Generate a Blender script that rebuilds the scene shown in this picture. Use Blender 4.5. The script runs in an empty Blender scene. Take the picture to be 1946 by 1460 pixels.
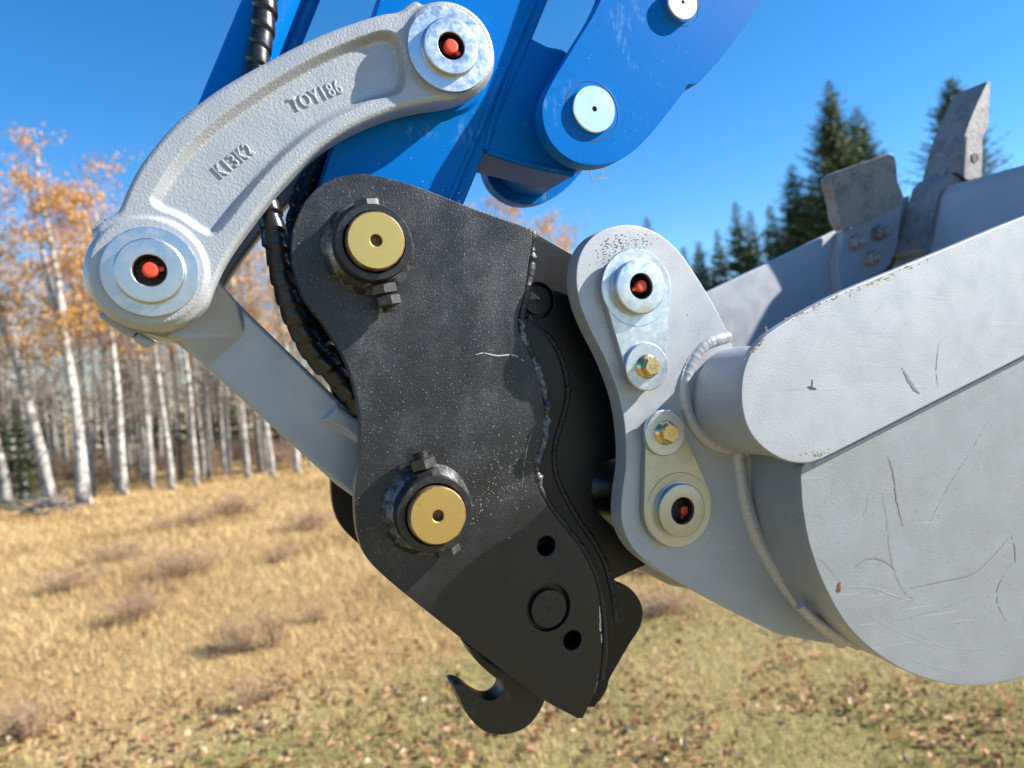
import bpy, bmesh, math, random
import numpy as np
from mathutils import Vector, Matrix, geometry, noise as mnoise

random.seed(7)
rng = np.random.default_rng(11)
R = math.radians
S = bpy.context.scene
COL = S.collection

# ------------------------------------------------------------------ camera
FPX, CX, CY = 1420.0, 973.0, 730.0          # focal length / centre in photo pixels (1946 x 1460)
ROLL = R(4.5)                                # the phone was held a little tilted
EYE = Vector((0.0, 0.0, 1.5))
XC = Vector((math.cos(ROLL), 0, -math.sin(ROLL)))
YC = Vector((math.sin(ROLL), 0, math.cos(ROLL)))
FW = Vector((0, 1, 0))
camd = bpy.data.cameras.new('camera')
cam = bpy.data.objects.new('camera', camd)
COL.objects.link(cam)
camd.sensor_width = 36.0
camd.lens = 36.0 * FPX / 1946.0
camd.clip_start = 0.02
camd.clip_end = 3000
cm = Matrix((XC, YC, -FW)).transposed().to_4x4()
cm.translation = EYE
cam.matrix_world = cm
camd.dof.use_dof = True
camd.dof.focus_distance = 0.61
camd.dof.aperture_fstop = 6.0
S.camera = cam

# ------------------------------------------------------------------ machine frame: s (right), d (away, along the pins), h (up)
TH = math.atan(543.0 / FPX)
CT, ST = math.cos(TH), math.sin(TH)
MS = XC * CT + FW * ST
MD = XC * (-ST) + FW * CT
MROT = Matrix((MS, MD, YC)).transposed()

# ------------------------------------------------------------------ sun and sky
to_sun = (MROT @ Vector((2.55, -1.0, 2.15))).normalized()
SUN_EL = math.asin(to_sun.z)
SUN_AZ = math.atan2(to_sun.x, to_sun.y)      # clockwise from +Y
w = bpy.data.worlds.new('World')
S.world = w
w.use_nodes = True
wn = w.node_tree.nodes
wl = w.node_tree.links
wn.clear()
sky = wn.new('ShaderNodeTexSky')
sky.sky_type = 'NISHITA'
sky.sun_disc = False
sky.sun_elevation = SUN_EL
sky.sun_rotation = SUN_AZ
sky.altitude = 900
sky.air_density = 1.0
sky.dust_density = 0.25
sky.ozone_density = 3.0
hs = wn.new('ShaderNodeHueSaturation')
hs.inputs['Saturation'].default_value = 1.33
bg = wn.new('ShaderNodeBackground')
bg.inputs['Strength'].default_value = 0.091
wo = wn.new('ShaderNodeOutputWorld')
wl.new(sky.outputs[0], hs.inputs['Color'])
wl.new(hs.outputs[0], bg.inputs['Color'])
wl.new(bg.outputs[0], wo.inputs['Surface'])
sund = bpy.data.lights.new('sun', 'SUN')
sund.energy = 5.0
sund.angle = R(0.53)
sund.color = (1.0, 0.955, 0.89)
sun = bpy.data.objects.new('sun', sund)
COL.objects.link(sun)
sun.rotation_euler = to_sun.to_track_quat('Z', 'Y').to_euler()
sun.location = (3, -1, 6)

S.view_settings.view_transform = 'Standard'
S.view_settings.look = 'None'
S.view_settings.gamma = 1.0
S.view_settings.use_curve_mapping = False
S.view_settings.exposure = 1.30
S.render.engine = 'CYCLES'
S.cycles.use_denoising = True
S.cycles.max_bounces = 7
S.cycles.diffuse_bounces = 3
S.cycles.glossy_bounces = 3
S.cycles.transmission_bounces = 2
S.cycles.transparent_max_bounces = 4
S.cycles.sample_clamp_indirect = 8.0

# ------------------------------------------------------------------ materials
def nd(nt, t, **kw):
    n = nt.nodes.new(t)
    for k, v in kw.items():
        setattr(n, k, v)
    return n

class Mat:
    """small builder for procedural materials"""
    def __init__(self, name, base, rough=0.5, metal=0.0, spec=0.5, coat=0.0, coat_rough=0.1, alb=None):
        self.alb = alb if alb is not None else (0.97 if metal > 0.9 else 0.80)
        base = tuple(c * self.alb for c in base)
        m = bpy.data.materials.new(name)
        m.use_nodes = True
        self.m = m
        self.nt = nt = m.node_tree
        self.b = nt.nodes['Principled BSDF']
        self.b.inputs['Base Color'].default_value = (*base, 1)
        self.b.inputs['Roughness'].default_value = rough
        self.b.inputs['Metallic'].default_value = metal
        self.b.inputs['Specular IOR Level'].default_value = spec
        self.b.inputs['Coat Weight'].default_value = coat
        self.b.inputs['Coat Roughness'].default_value = coat_rough
        self.col = None
        self.base = base
        self.nrm = None
        self.tc = nd(nt, 'ShaderNodeTexCoord')

    def coord(self, scale=(1, 1, 1), rot=(0, 0, 0), out='Object'):
        mp = nd(self.nt, 'ShaderNodeMapping')
        mp.inputs['Scale'].default_value = scale
        mp.inputs['Rotation'].default_value = rot
        self.nt.links.new(self.tc.outputs[out], mp.inputs['Vector'])
        return mp.outputs[0]

    def noise(self, scale, detail=3, rough=0.6, vec=None, dist=0.0):
        n = nd(self.nt, 'ShaderNodeTexNoise')
        n.inputs['Scale'].default_value = scale
        n.inputs['Detail'].default_value = detail
        n.inputs['Roughness'].default_value = rough
        n.inputs['Distortion'].default_value = dist
        self.nt.links.new(vec if vec is not None else self.tc.outputs['Object'], n.inputs['Vector'])
        return n.outputs[0]

    def ramp(self, val, lo, hi, a=0.0, b=1.0):
        r = nd(self.nt, 'ShaderNodeMapRange', clamp=True)
        r.interpolation_type = 'SMOOTHSTEP'
        r.inputs['From Min'].default_value = lo
        r.inputs['From Max'].default_value = hi
        r.inputs['To Min'].default_value = a
        r.inputs['To Max'].default_value = b
        self.nt.links.new(val, r.inputs['Value'])
        return r.outputs[0]

    def math(self, op, a, b):
        n = nd(self.nt, 'ShaderNodeMath', operation=op)
        for i, v in enumerate((a, b)):
            if isinstance(v, (int, float)):
                n.inputs[i].default_value = v
            else:
                self.nt.links.new(v, n.inputs[i])
        return n.outputs[0]

    def mix(self, fac, color):
        n = nd(self.nt, 'ShaderNodeMix', data_type='RGBA')
        if isinstance(fac, (int, float)):
            n.inputs[0].default_value = fac
        else:
            self.nt.links.new(fac, n.inputs[0])
        if self.col is None:
            n.inputs[6].default_value = (*self.base, 1)
        else:
            self.nt.links.new(self.col, n.inputs[6])
        if isinstance(color, tuple):
            color = tuple(c * self.alb for c in color)
            n.inputs[7].default_value = (*color, 1)
        else:
            self.nt.links.new(color, n.inputs[7])
        self.col = n.outputs[2]
        self.nt.links.new(self.col, self.b.inputs['Base Color'])
        return self

    def rough(self, val):
        self.nt.links.new(val, self.b.inputs['Roughness'])
        return self

    def bump(self, height, strength=0.3, dist=0.001):
        n = nd(self.nt, 'ShaderNodeBump')
        n.inputs['Strength'].default_value = strength
        n.inputs['Distance'].default_value = dist
        self.nt.links.new(height, n.inputs['Height'])
        if self.nrm is not None:
            self.nt.links.new(self.nrm, n.inputs['Normal'])
        self.nrm = n.outputs[0]
        self.nt.links.new(self.nrm, self.b.inputs['Normal'])
        if self.b.inputs['Coat Weight'].default_value > 0:
            self.nt.links.new(self.nrm, self.b.inputs['Coat Normal'])
        return self

def paint_silver(name, base, bump=0.35, bscale=650, dirt=0.35, rough=0.42, fine=False):
    k = Mat(name, base, rough, 0.25, 0.5)
    k.mix(k.ramp(k.noise(14, 4), 0.35, 0.75, 0, 0.35), tuple(c * 0.86 for c in base))
    k.mix(k.ramp(k.noise(55, 6, 0.75), 0.62, 0.74, 0, dirt), (0.20, 0.175, 0.14))
    k.mix(k.ramp(k.noise(420, 3, 0.7), 0.70, 0.76, 0, 0.6), (0.12, 0.10, 0.085))
    if fine:
        for an, sc_, cc in ((0.35, 30, (0.60, 0.60, 0.60)), (-0.9, 26, (0.36, 0.355, 0.35)), (1.2, 34, (0.33, 0.325, 0.32))):
            k.mix(k.math('MULTIPLY', k.ramp(k.noise(sc_, 3, 0.6, k.coord((0.35, 1, 14), (0, an, 0))), 0.63, 0.69, 0, 0.55), k.ramp(k.noise(11, 3), 0.46, 0.6)), cc)
    k.rough(k.ramp(k.noise(38, 4), 0.3, 0.7, rough - 0.07, rough + 0.13))
    k.bump(k.noise(bscale, 2, 0.5), bump, 0.0008)
    return k.m

M = {}
M['cast'] = paint_silver('cast_silver_paint', (0.455, 0.475, 0.50), 0.55, 520, 0.45, 0.38)
M['bar'] = paint_silver('bar_silver_paint', (0.42, 0.45, 0.51), 0.22, 260, 0.2, 0.36)  # same silver as the links; blue of the shade put into its colour
M['bucket'] = paint_silver('bucket_grey_paint', (0.475, 0.495, 0.52), 0.28, 760, 0.16, 0.46, True)
M['side'] = paint_silver('worn_bucket_side_paint', (0.352, 0.37, 0.39), 0.24, 700, 0.12, 0.42, True)
M['weld'] = paint_silver('weld_silver_paint', (0.50, 0.50, 0.51), 0.5, 300, 0.2, 0.33)
M['edge'] = paint_silver('worn_edge_paint', (0.36, 0.345, 0.33), 0.35, 500, 0.6, 0.5)

k = Mat('black_coupler_paint', (0.008, 0.0085, 0.010), 0.42, 0.0, 0.55)
sx = nd(k.nt, 'ShaderNodeSeparateXYZ'); k.nt.links.new(k.tc.outputs['Object'], sx.inputs[0])
hgt = k.math('ADD', k.math('SUBTRACT', sx.outputs[2], k.math('MULTIPLY', sx.outputs[0], 0.45)), k.math('MULTIPLY', k.noise(14, 4), 0.05))
dust_sparkle_mask = k.ramp(hgt, -0.035, 0.055)            # dust and painted sparkles kept to the sunlit upper part, fading below
cl = k.math('MULTIPLY', k.ramp(k.noise(13, 5, 0.70), 0.44, 0.68, 0.08, 1.0), dust_sparkle_mask)
k.mix(k.math('MULTIPLY', cl, k.ramp(k.noise(380, 3, 0.8), 0.35, 0.65, 0.2, 1.0)), (0.082, 0.083, 0.090))
k.mix(k.math('MULTIPLY', k.ramp(k.noise(560, 2, 0.6), 0.66, 0.70, 0, 0.9), k.math('MULTIPLY', dust_sparkle_mask, k.ramp(k.noise(9, 3), 0.3, 0.6, 0.3, 1.0))), (0.42, 0.42, 0.44))  # pale sparkles put into the colour as glints of sun
k.mix(k.math('MULTIPLY', k.math('MULTIPLY', dust_sparkle_mask, k.ramp(k.noise(27, 5, 0.7), 0.60, 0.78, 0, 0.6)), k.ramp(k.noise(300, 2), 0.45, 0.6)), (0.17, 0.13, 0.085))
k.rough(k.ramp(k.noise(30, 3), 0.3, 0.7, 0.30, 0.5))
k.bump(k.noise(700, 2, 0.55), 0.55, 0.0008)
M['black'] = k.m
k = Mat('clean_black_paint', (0.007, 0.007, 0.008), 0.42, 0.0, 0.35)
k.mix(k.ramp(k.noise(420, 3, 0.7), 0.66, 0.74, 0, 0.5), (0.10, 0.10, 0.105))
k.mix(k.ramp(k.noise(18, 4), 0.5, 0.75, 0, 0.5), (0.020, 0.019, 0.018))
k.bump(k.noise(700, 2, 0.55), 0.22, 0.0006)
M['black_clean'] = k.m

k = Mat('black_steel', (0.016, 0.016, 0.017), 0.4, 0.0, 0.5)
k.mix(k.ramp(k.noise(60, 5, 0.7), 0.52, 0.75, 0, 0.6), (0.085, 0.075, 0.062))
k.mix(k.ramp(k.noise(240, 3, 0.7), 0.64, 0.74, 0, 0.5), (0.16, 0.15, 0.14))
k.bump(k.noise(420, 3, 0.6), 0.35, 0.0007)
M['black_boss'] = k.m
k = Mat('scraped_weld', (0.03, 0.03, 0.032), 0.34, 0.35, 0.5)
k.mix(k.ramp(k.noise(48, 6, 0.78), 0.44, 0.66, 0, 0.85), (0.32, 0.32, 0.33))
k.mix(k.ramp(k.noise(90, 3, 0.7), 0.60, 0.75, 0, 0.5), (0.18, 0.12, 0.07))
k.bump(k.noise(330, 3, 0.6), 0.5, 0.0008)
M['scraped'] = k.m
k = Mat('black_weld', (0.012, 0.012, 0.014), 0.5, 0.0, 0.5)
k.bump(k.noise(300, 3), 0.5, 0.0008)
M['black_weld'] = k.m

k = Mat('blue_machine_paint', (0.0, 0.165, 0.56), 0.36, 0.0, 0.07, coat=0.02, coat_rough=0.14)
k.mix(k.ramp(k.noise(9, 4), 0.4, 0.75, 0, 0.35), (0.0, 0.135, 0.49))
k.mix(k.math('MULTIPLY', k.ramp(k.noise(24, 5, 0.7), 0.54, 0.74, 0, 0.75), k.ramp(k.noise(170, 4, 0.7, k.coord((1, 1, 0.25), (0, 0.6, 0))), 0.45, 0.62)), (0.16, 0.36, 0.66))
k.mix(k.ramp(k.noise(330, 2), 0.73, 0.77, 0, 0.6), (0.45, 0.58, 0.75))
k.bump(k.noise(180, 2), 0.06, 0.0006)
M['blue'] = k.m

k = Mat('zinc_plate', (0.55, 0.59, 0.62), 0.38, 1.0)
k.mix(k.ramp(k.noise(34, 5, 0.7), 0.4, 0.68, 0, 0.5), (0.46, 0.53, 0.59))
k.mix(k.ramp(k.noise(80, 4, 0.7), 0.56, 0.75, 0, 0.45), (0.54, 0.52, 0.44))
k.rough(k.ramp(k.noise(120, 5, 0.7), 0.3, 0.7, 0.28, 0.5))
k.bump(k.noise(900, 3), 0.1, 0.0004)
M['zinc'] = k.m
k = Mat('yellow_zinc_plate', (0.46, 0.47, 0.42), 0.36, 1.0)
k.mix(k.ramp(k.noise(30, 5, 0.7), 0.45, 0.7, 0, 0.7), (0.42, 0.44, 0.42))
k.mix(k.ramp(k.noise(260, 4, 0.7), 0.66, 0.74, 0, 0.7), (0.12, 0.11, 0.08))
k.rough(k.ramp(k.noise(120, 5, 0.7), 0.3, 0.7, 0.3, 0.5))
M['yzinc'] = k.m
k = Mat('polished_pin_steel', (0.80, 0.81, 0.80), 0.30, 1.0)
k.mix(k.ramp(k.noise(40, 4), 0.45, 0.7, 0, 0.5), (0.66, 0.70, 0.70))
k.bump(k.noise(700, 3), 0.06, 0.0003)
M['pinsteel'] = k.m
k = Mat('brass_zinc_pin', (0.66, 0.46, 0.155), 0.42, 1.0)
k.mix(k.ramp(k.noise(60, 5, 0.75, k.coord((1, 1, 6), (0, 0.12, 0))), 0.40, 0.66, 0, 0.65), (0.60, 0.44, 0.16))
k.mix(k.ramp(k.noise(45, 5, 0.7), 0.62, 0.75, 0, 0.7), (0.36, 0.21, 0.06))
k.bump(k.noise(220, 4, 0.7, k.coord((0.25, 1, 6), (0, 0.1, 0))), 0.22, 0.0005)
M['gold'] = k.m
k = Mat('gold_bolt', (0.68, 0.53, 0.27), 0.26, 1.0)
k.mix(k.ramp(k.noise(130, 3), 0.4, 0.7, 0, 0.7), (0.52, 0.42, 0.30))
M['goldbolt'] = k.m
k = Mat('rusty_rim', (0.20, 0.085, 0.03), 0.6, 0.5)
k.mix(k.ramp(k.noise(90, 5, 0.75), 0.4, 0.65, 0, 0.9), (0.34, 0.27, 0.16))
k.mix(k.ramp(k.noise(60, 4, 0.75), 0.58, 0.7, 0, 0.9), (0.42, 0.14, 0.025))
M['rust'] = k.m
k = Mat('hose_wrap', (0.011, 0.011, 0.012), 0.30, 0.0, 0.55)
k.rough(k.ramp(k.noise(70, 4), 0.3, 0.7, 0.22, 0.45))
k.bump(k.noise(130, 3), 0.12, 0.001)
M['hose'] = k.m
k = Mat('red_plug_plastic', (0.85, 0.085, 0.03), 0.42, 0.0, 0.5)
M['red'] = k.m
M['dark'] = Mat('dark_bore', (0.012, 0.009, 0.008), 0.6).m
M['redbore'] = Mat('dark_red_bore', (0.06, 0.018, 0.012), 0.45).m  # hole darkness and the plug's red reflection put into the colour
k = Mat('bolt_steel', (0.075, 0.072, 0.07), 0.38, 0.6)
k.mix(k.ramp(k.noise(160, 4, 0.7), 0.5, 0.7, 0, 0.8), (0.17, 0.155, 0.14))
M['bolt'] = k.m
k = Mat('worn_tooth_steel', (0.33, 0.32, 0.31), 0.62, 0.2)
k.mix(k.ramp(k.noise(30, 5, 0.75), 0.42, 0.66, 0, 0.75), (0.155, 0.135, 0.12))
k.mix(k.ramp(k.noise(140, 4, 0.75), 0.55, 0.7, 0, 0.6), (0.42, 0.40, 0.38))
k.bump(k.noise(60, 5, 0.7), 0.6, 0.002)
M['tooth'] = k.m
M['scratch'] = Mat('bare_scratch', (0.20, 0.19, 0.175), 0.5, 0.2).m
M['scuff'] = Mat('side_scuff', (0.27, 0.265, 0.255), 0.5, 0.2).m
M['scratch_light'] = Mat('light_scratch', (0.62, 0.62, 0.62), 0.4, 0.2).m
M['twigdust'] = Mat('dried_mud', (0.30, 0.22, 0.14), 0.9).m
M['mark'] = Mat('dark_scuff', (0.06, 0.058, 0.055), 0.6).m

# ------------------------------------------------------------------ helpers: pixels on a plane of the machine -> machine metres
def ray_t(x, d):
    u = (x - CX) / FPX
    return u, d / (CT - u * ST)

def P(x, y, d):
    u, t = ray_t(x, d)
    return Vector(((u * CT + ST) * t, d, (CY - y) / FPX * t))

def PR(x, d, rpx):
    return rpx * ray_t(x, d)[1] / FPX

def P2(x, y, d):
    p = P(x, y, d)
    return (p.x, p.z)

def smooth(pts, n=6, closed=True):
    """Catmull-Rom through points (x, y[, 1 = sharp corner])"""
    N = len(pts)
    out = []
    q = [Vector((p[0], p[1])) for p in pts]
    sharp = [len(p) > 2 and p[2] for p in pts]
    rngi = range(N if closed else N - 1)
    for i in rngi:
        a, b = q[i], q[(i + 1) % N]
        p0 = q[(i - 1) % N] if (closed or i > 0) else a
        p3 = q[(i + 2) % N] if (closed or i + 2 < N) else b
        if sharp[i]:
            p0 = a
        if sharp[(i + 1) % N]:
            p3 = b
        L = (b - a).length
        ta = (b - p0); tb = (p3 - a)
        if ta.length > 1e-9: ta = ta.normalized() * L
        if tb.length > 1e-9: tb = tb.normalized() * L
        if sharp[i] and sharp[(i + 1) % N]:
            out.append(tuple(a)); continue
        for j in range(n):
            t = j / n
            t2, t3 = t * t, t * t * t
            v = a * (2 * t3 - 3 * t2 + 1) + ta * (t3 - 2 * t2 + t) + b * (-2 * t3 + 3 * t2) + tb * (t3 - t2)
            out.append((v.x, v.y))
    if not closed:
        out.append(tuple(q[-1]))
    return out

def outline(px, d, n=6):
    return [P2(x, y, d) for x, y in smooth(px, n)]

def circle(c, r, n=40, a0=0.0):
    return [(c[0] + r * math.cos(a0 + 2 * math.pi * i / n), c[1] + r * math.sin(a0 + 2 * math.pi * i / n)) for i in range(n)]

def area2(o):
    return sum(o[i][0] * o[(i + 1) % len(o)][1] - o[(i + 1) % len(o)][0] * o[i][1] for i in range(len(o)))

def inset(o, c):
    """move a closed outline inwards by c"""
    sg = 1 if area2(o) > 0 else -1
    N = len(o)
    res = []
    for i in range(N):
        a, b, e = Vector(o[i - 1]), Vector(o[i]), Vector(o[(i + 1) % N])
        d1, d2 = (b - a), (e - b)
        if d1.length < 1e-9: d1 = d2
        if d2.length < 1e-9: d2 = d1
        d1.normalize(); d2.normalize()
        n1 = Vector((-d1.y, d1.x)) * sg
        n2 = Vector((-d2.y, d2.x)) * sg
        m = n1 + n2
        if m.length < 1e-6: m = n1
        m.normalize()
        k = min(2.0, 1.0 / max(0.3, m.dot(n1)))
        res.append(tuple(b + m * c * k))
    return res

class MB:
    def __init__(self):
        self.v = []; self.f = []

    def add(self, verts, faces):
        o = len(self.v)
        self.v += [Vector(p) for p in verts]
        self.f += [[i + o for i in f] for f in faces]

    def ring(self, pts2, d):
        o = len(self.v)
        self.v += [Vector((p[0], d, p[1])) for p in pts2]
        return list(range(o, o + len(pts2)))

    def bridge(self, a, b):
        n = len(a)
        for i in range(n):
            j = (i + 1) % n
            self.f.append([a[i], a[j], b[j], b[i]])

    def cap(self, loops):
        vs = [[Vector((self.v[i].x, self.v[i].z, 0)) for i in lp] for lp in loops]
        flat = [i for lp in loops for i in lp]
        for t in geometry.tessellate_polygon(vs):
            self.f.append([flat[i] for i in t])

    def prism(self, o, d0, d1, c=0.0, holes=(), back=True):
        """closed outline extruded along the pin axis from d0 (near) to d1, near edge chamfered by c"""
        loops0, loops1 = [], []
        for k, lp in enumerate([o] + list(holes)):
            sgn = 1 if k == 0 else -1
            if c > 0:
                r0 = self.ring(inset(lp, sgn * c), d0)
                rm = self.ring(inset(lp, sgn * c * 0.3), d0 + c * 0.3)
                r1 = self.ring(lp, d0 + c)
                self.bridge(r0, rm); self.bridge(rm, r1)
            else:
                r0 = r1 = self.ring(lp, d0)
            r2 = self.ring(lp, d1)
            self.bridge(r1, r2)
            loops0.append(r0); loops1.append(r2)
        self.cap(loops0)
        if back:
            self.cap(loops1)
        return self

    def lathe(self, c, prof, n=48, cap0=True, cap1=True):
        """revolve (radius, depth) profile about the pin axis at c=(s,h)"""
        rings = [self.ring(circle(c, r, n), d) for r, d in prof]
        for a, b in zip(rings, rings[1:]):
            self.bridge(a, b)
        if cap0: self.f.append(rings[0][::-1])
        if cap1: self.f.append(rings[-1])
        return self

    def turned(self, p, ax, prof, n=6, a0=0.0, side=None):
        """revolve profile (radius, distance along ax) about an arbitrary axis; n=6 makes a hexagon"""
        ax = Vector(ax).normalized()
        sd = Vector(side) if side is not None else (Vector((0, 1, 0)) if abs(ax.y) < 0.9 else Vector((1, 0, 0)))
        e1 = (sd - ax * sd.dot(ax)).normalized()
        e2 = ax.cross(e1)
        p = Vector(p)
        rings = []
        for r, t in prof:
            o = len(self.v)
            for i in range(n):
                a = a0 + 2 * math.pi * i / n
                self.v.append(p + ax * t + (e1 * math.cos(a) + e2 * math.sin(a)) * r)
            rings.append(list(range(o, o + n)))
        for a, b in zip(rings, rings[1:]):
            self.bridge(a, b)
        self.f.append(rings[0][::-1]); self.f.append(rings[-1])
        return self

    def tube(self, pts, rad, n=10, rfun=None, caps=True):
        """tube along a 3-D polyline; rad number or list; rfun(i, ang) scales the radius"""
        pts = [Vector(p) for p in pts]
        N = len(pts)
        prev = None
        rings = []
        for i in range(N):
            t = (pts[min(i + 1, N - 1)] - pts[max(i - 1, 0)])
            if t.length < 1e-9: t = Vector((0, 0, 1))
            t.normalize()
            if prev is None:
                r0 = Vector((0, 1, 0)) if abs(t.y) < 0.8 else Vector((1, 0, 0))
                e1 = (r0 - t * r0.dot(t)).normalized()
            else:
                e1 = (prev - t * prev.dot(t)).normalized()
            prev = e1
            e2 = t.cross(e1)
            rr = rad[i] if isinstance(rad, (list, tuple)) else rad
            o = len(self.v)
            for j in range(n):
                a = 2 * math.pi * j / n
                q = rr * (rfun(i, a) if rfun else 1.0)
                self.v.append(pts[i] + (e1 * math.cos(a) + e2 * math.sin(a)) * q)
            rings.append(list(range(o, o + n)))
        for a, b in zip(rings, rings[1:]):
            self.bridge(a, b)
        if caps:
            self.f.append(rings[0][::-1]); self.f.append(rings[-1])
        return self

    def mesh(self, name, origin=Vector((0, 0, 0)), angle=35, recalc=True):
        me = bpy.data.meshes.new(name)
        me.from_pydata([tuple(p - origin) for p in self.v], [], self.f)
        bm = bmesh.new(); bm.from_mesh(me)
        if recalc:
            bmesh.ops.recalc_face_normals(bm, faces=bm.faces)
        bm.to_mesh(me); bm.free()
        me.shade_smooth()
        if angle is not None:
            me.set_sharp_from_angle(angle=R(angle))
        me.update()
        return me

def tag(o, label, cat, group=None, kind=None):
    if label: o['label'] = label
    if cat: o['category'] = cat
    if group: o['group'] = group
    if kind: o['kind'] = kind
    return o

ORIG = {}
def thing(name, label, cat, origin, group=None):
    """Empty in the machine frame (origin in machine metres)"""
    e = bpy.data.objects.new(name, None)
    e.empty_display_size = 0.05
    COL.objects.link(e)
    mw = MROT.to_4x4()
    mw.translation = EYE + MROT @ Vector(origin)
    e.matrix_world = mw
    ORIG[e.name] = Vector(origin)
    tag(e, label, cat, group)
    return e

def root_origin(o):
    while o.parent: o = o.parent
    return ORIG[o.name]

def part(name, mb, mat, parent, angle=35, label=None, recalc=True):
    me = mb.mesh(name, root_origin(parent), angle, recalc)
    me.materials.append(M[mat] if isinstance(mat, str) else mat)
    o = bpy.data.objects.new(name, me)
    COL.objects.link(o)
    o.parent = parent
    if angle is not None:
        wm = o.modifiers.new('weighted_normal', 'WEIGHTED_NORMAL'); wm.keep_sharp = True; wm.weight = 90
    if label: o['label'] = label
    return o

def cast_look(o, voxel, it=5):
    o.modifiers.clear()
    m = o.modifiers.new('remesh', 'REMESH'); m.mode = 'VOXEL'; m.voxel_size = voxel; m.use_smooth_shade = True
    s = o.modifiers.new('smooth', 'SMOOTH'); s.iterations = it; s.factor = 0.5

def path3(px, d, n=8):
    return [P(x, y, d) for x, y in smooth(px, n, closed=False)]

def bead(name, px, d, rpx, mat, parent, wob=0.22, n=10, seg=8, dd=None):
    """lumpy weld bead lying along a traced line"""
    sm = smooth(px, 44, closed=False)
    N = len(sm)
    pts, rad = [], []
    for i, (x, y) in enumerate(sm):
        di = d if dd is None else d + (dd - d) * i / (N - 1)
        pts.append(P(x, y, di))
        r = rpx[0] + (rpx[1] - rpx[0]) * i / (N - 1) if isinstance(rpx, tuple) else rpx
        rad.append(PR(x, di, r) * (1 + wob * mnoise.noise(Vector((x * 0.09, y * 0.09, d * 50))) + 0.012 * math.sin(i * 0.42) + 0.03 * mnoise.noise(Vector((x * 0.2, y * 0.2, 4)))))
    return part(name, MB().tube(pts, rad, seg), mat, parent, 60)

def ribbon(name, px, d, wpx, mat, parent, wob=0.6):
    """thin scratch lying just proud of a flat face"""
    sm = smooth(px, 16, closed=False)
    v, f = [], []
    N = len(sm)
    for i, (x, y) in enumerate(sm):
        a = sm[max(i - 1, 0)]; b = sm[min(i + 1, N - 1)]
        tx, ty = b[0] - a[0], b[1] - a[1]
        L = math.hypot(tx, ty) or 1
        t = i / (N - 1)
        ww = wpx * (0.35 + 0.65 * math.sin(math.pi * min(max(t, 0.04), 0.96))) * (1 + wob * mnoise.noise(Vector((x * 0.2, y * 0.2, 3))))
        jx = 1.6 * mnoise.noise(Vector((x * 0.11, y * 0.11, 9)))
        v.append(P(x - ty / L * ww + jx, y + tx / L * ww, d)); v.append(P(x + ty / L * ww + jx, y - tx / L * ww, d))
        if i and mnoise.noise(Vector((x * 0.13, y * 0.13, 21))) > -0.42: f.append([2 * i - 2, 2 * i - 1, 2 * i + 1, 2 * i])
    mb = MB(); mb.add(v, f)
    o = part(name, mb, mat, parent, None, recalc=False)
    return o

def text_mesh(txt, px, d, size_px, ang, depth, stretch=0.8, shear=0.0, bev=0.0):
    """raised characters standing on the plane d, baseline start at the pixel px"""
    cu = bpy.data.curves.new('lettering', 'FONT')
    cu.body = txt
    cu.size = 1.0
    cu.extrude = 0.10
    cu.bevel_depth = 0.035
    cu.bevel_resolution = 1
    cu.offset = -0.012
    cu.space_character = 1.12
    cu.resolution_u = 3
    ob = bpy.data.objects.new('lettering_source', cu)
    COL.objects.link(ob)
    dg = bpy.context.evaluated_depsgraph_get()
    dg.update()
    me = bpy.data.meshes.new_from_object(ob.evaluated_get(dg))
    v = [p.co.copy() for p in me.vertices]
    f = [list(p.vertices) for p in me.polygons]
    bpy.data.objects.remove(ob); bpy.data.curves.remove(cu); bpy.data.meshes.remove(me)
    sc = PR(px[0], d, size_px) / 0.72
    p0 = P(px[0], px[1], d)
    ca, sa = math.cos(ang), math.sin(ang)
    out = []
    for p in v:
        x, y = p.x * sc * stretch + p.y * sc * shear, p.y * sc
        out.append((p0.x + x * ca - y * sa, d - max(-0.2, p.z / 0.135) * depth, p0.z + x * sa + y * ca))
    mb = MB(); mb.add(out, f)
    return mb

# =================================================================== THE MACHINE
def plug(parent, c, r, d, ang, tab=1.9):
    """red grease plug: domed button with a little pull tab, sitting in a bore"""
    mb = MB()
    mb.lathe(c, [(r * 0.55, d - r * 0.30), (r * 0.9, d - r * 0.16), (r, d), (r, d + r * 0.8)], 24)
    ca, sa = math.cos(ang), math.sin(ang)
    wv = r * 0.30
    L = r * tab
    o = [(c[0] + x * ca - y * sa, c[1] + x * sa + y * ca) for x, y in ((r * 0.5, -wv), (L * 0.8, -wv), (L, -wv * 0.5), (L, wv * 0.5), (L * 0.8, wv), (r * 0.5, wv))]
    mb.prism(o, d + r * 0.05, d + r * 0.55, r * 0.06)
    return part('grease_plug', mb, 'red', parent)

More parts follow.
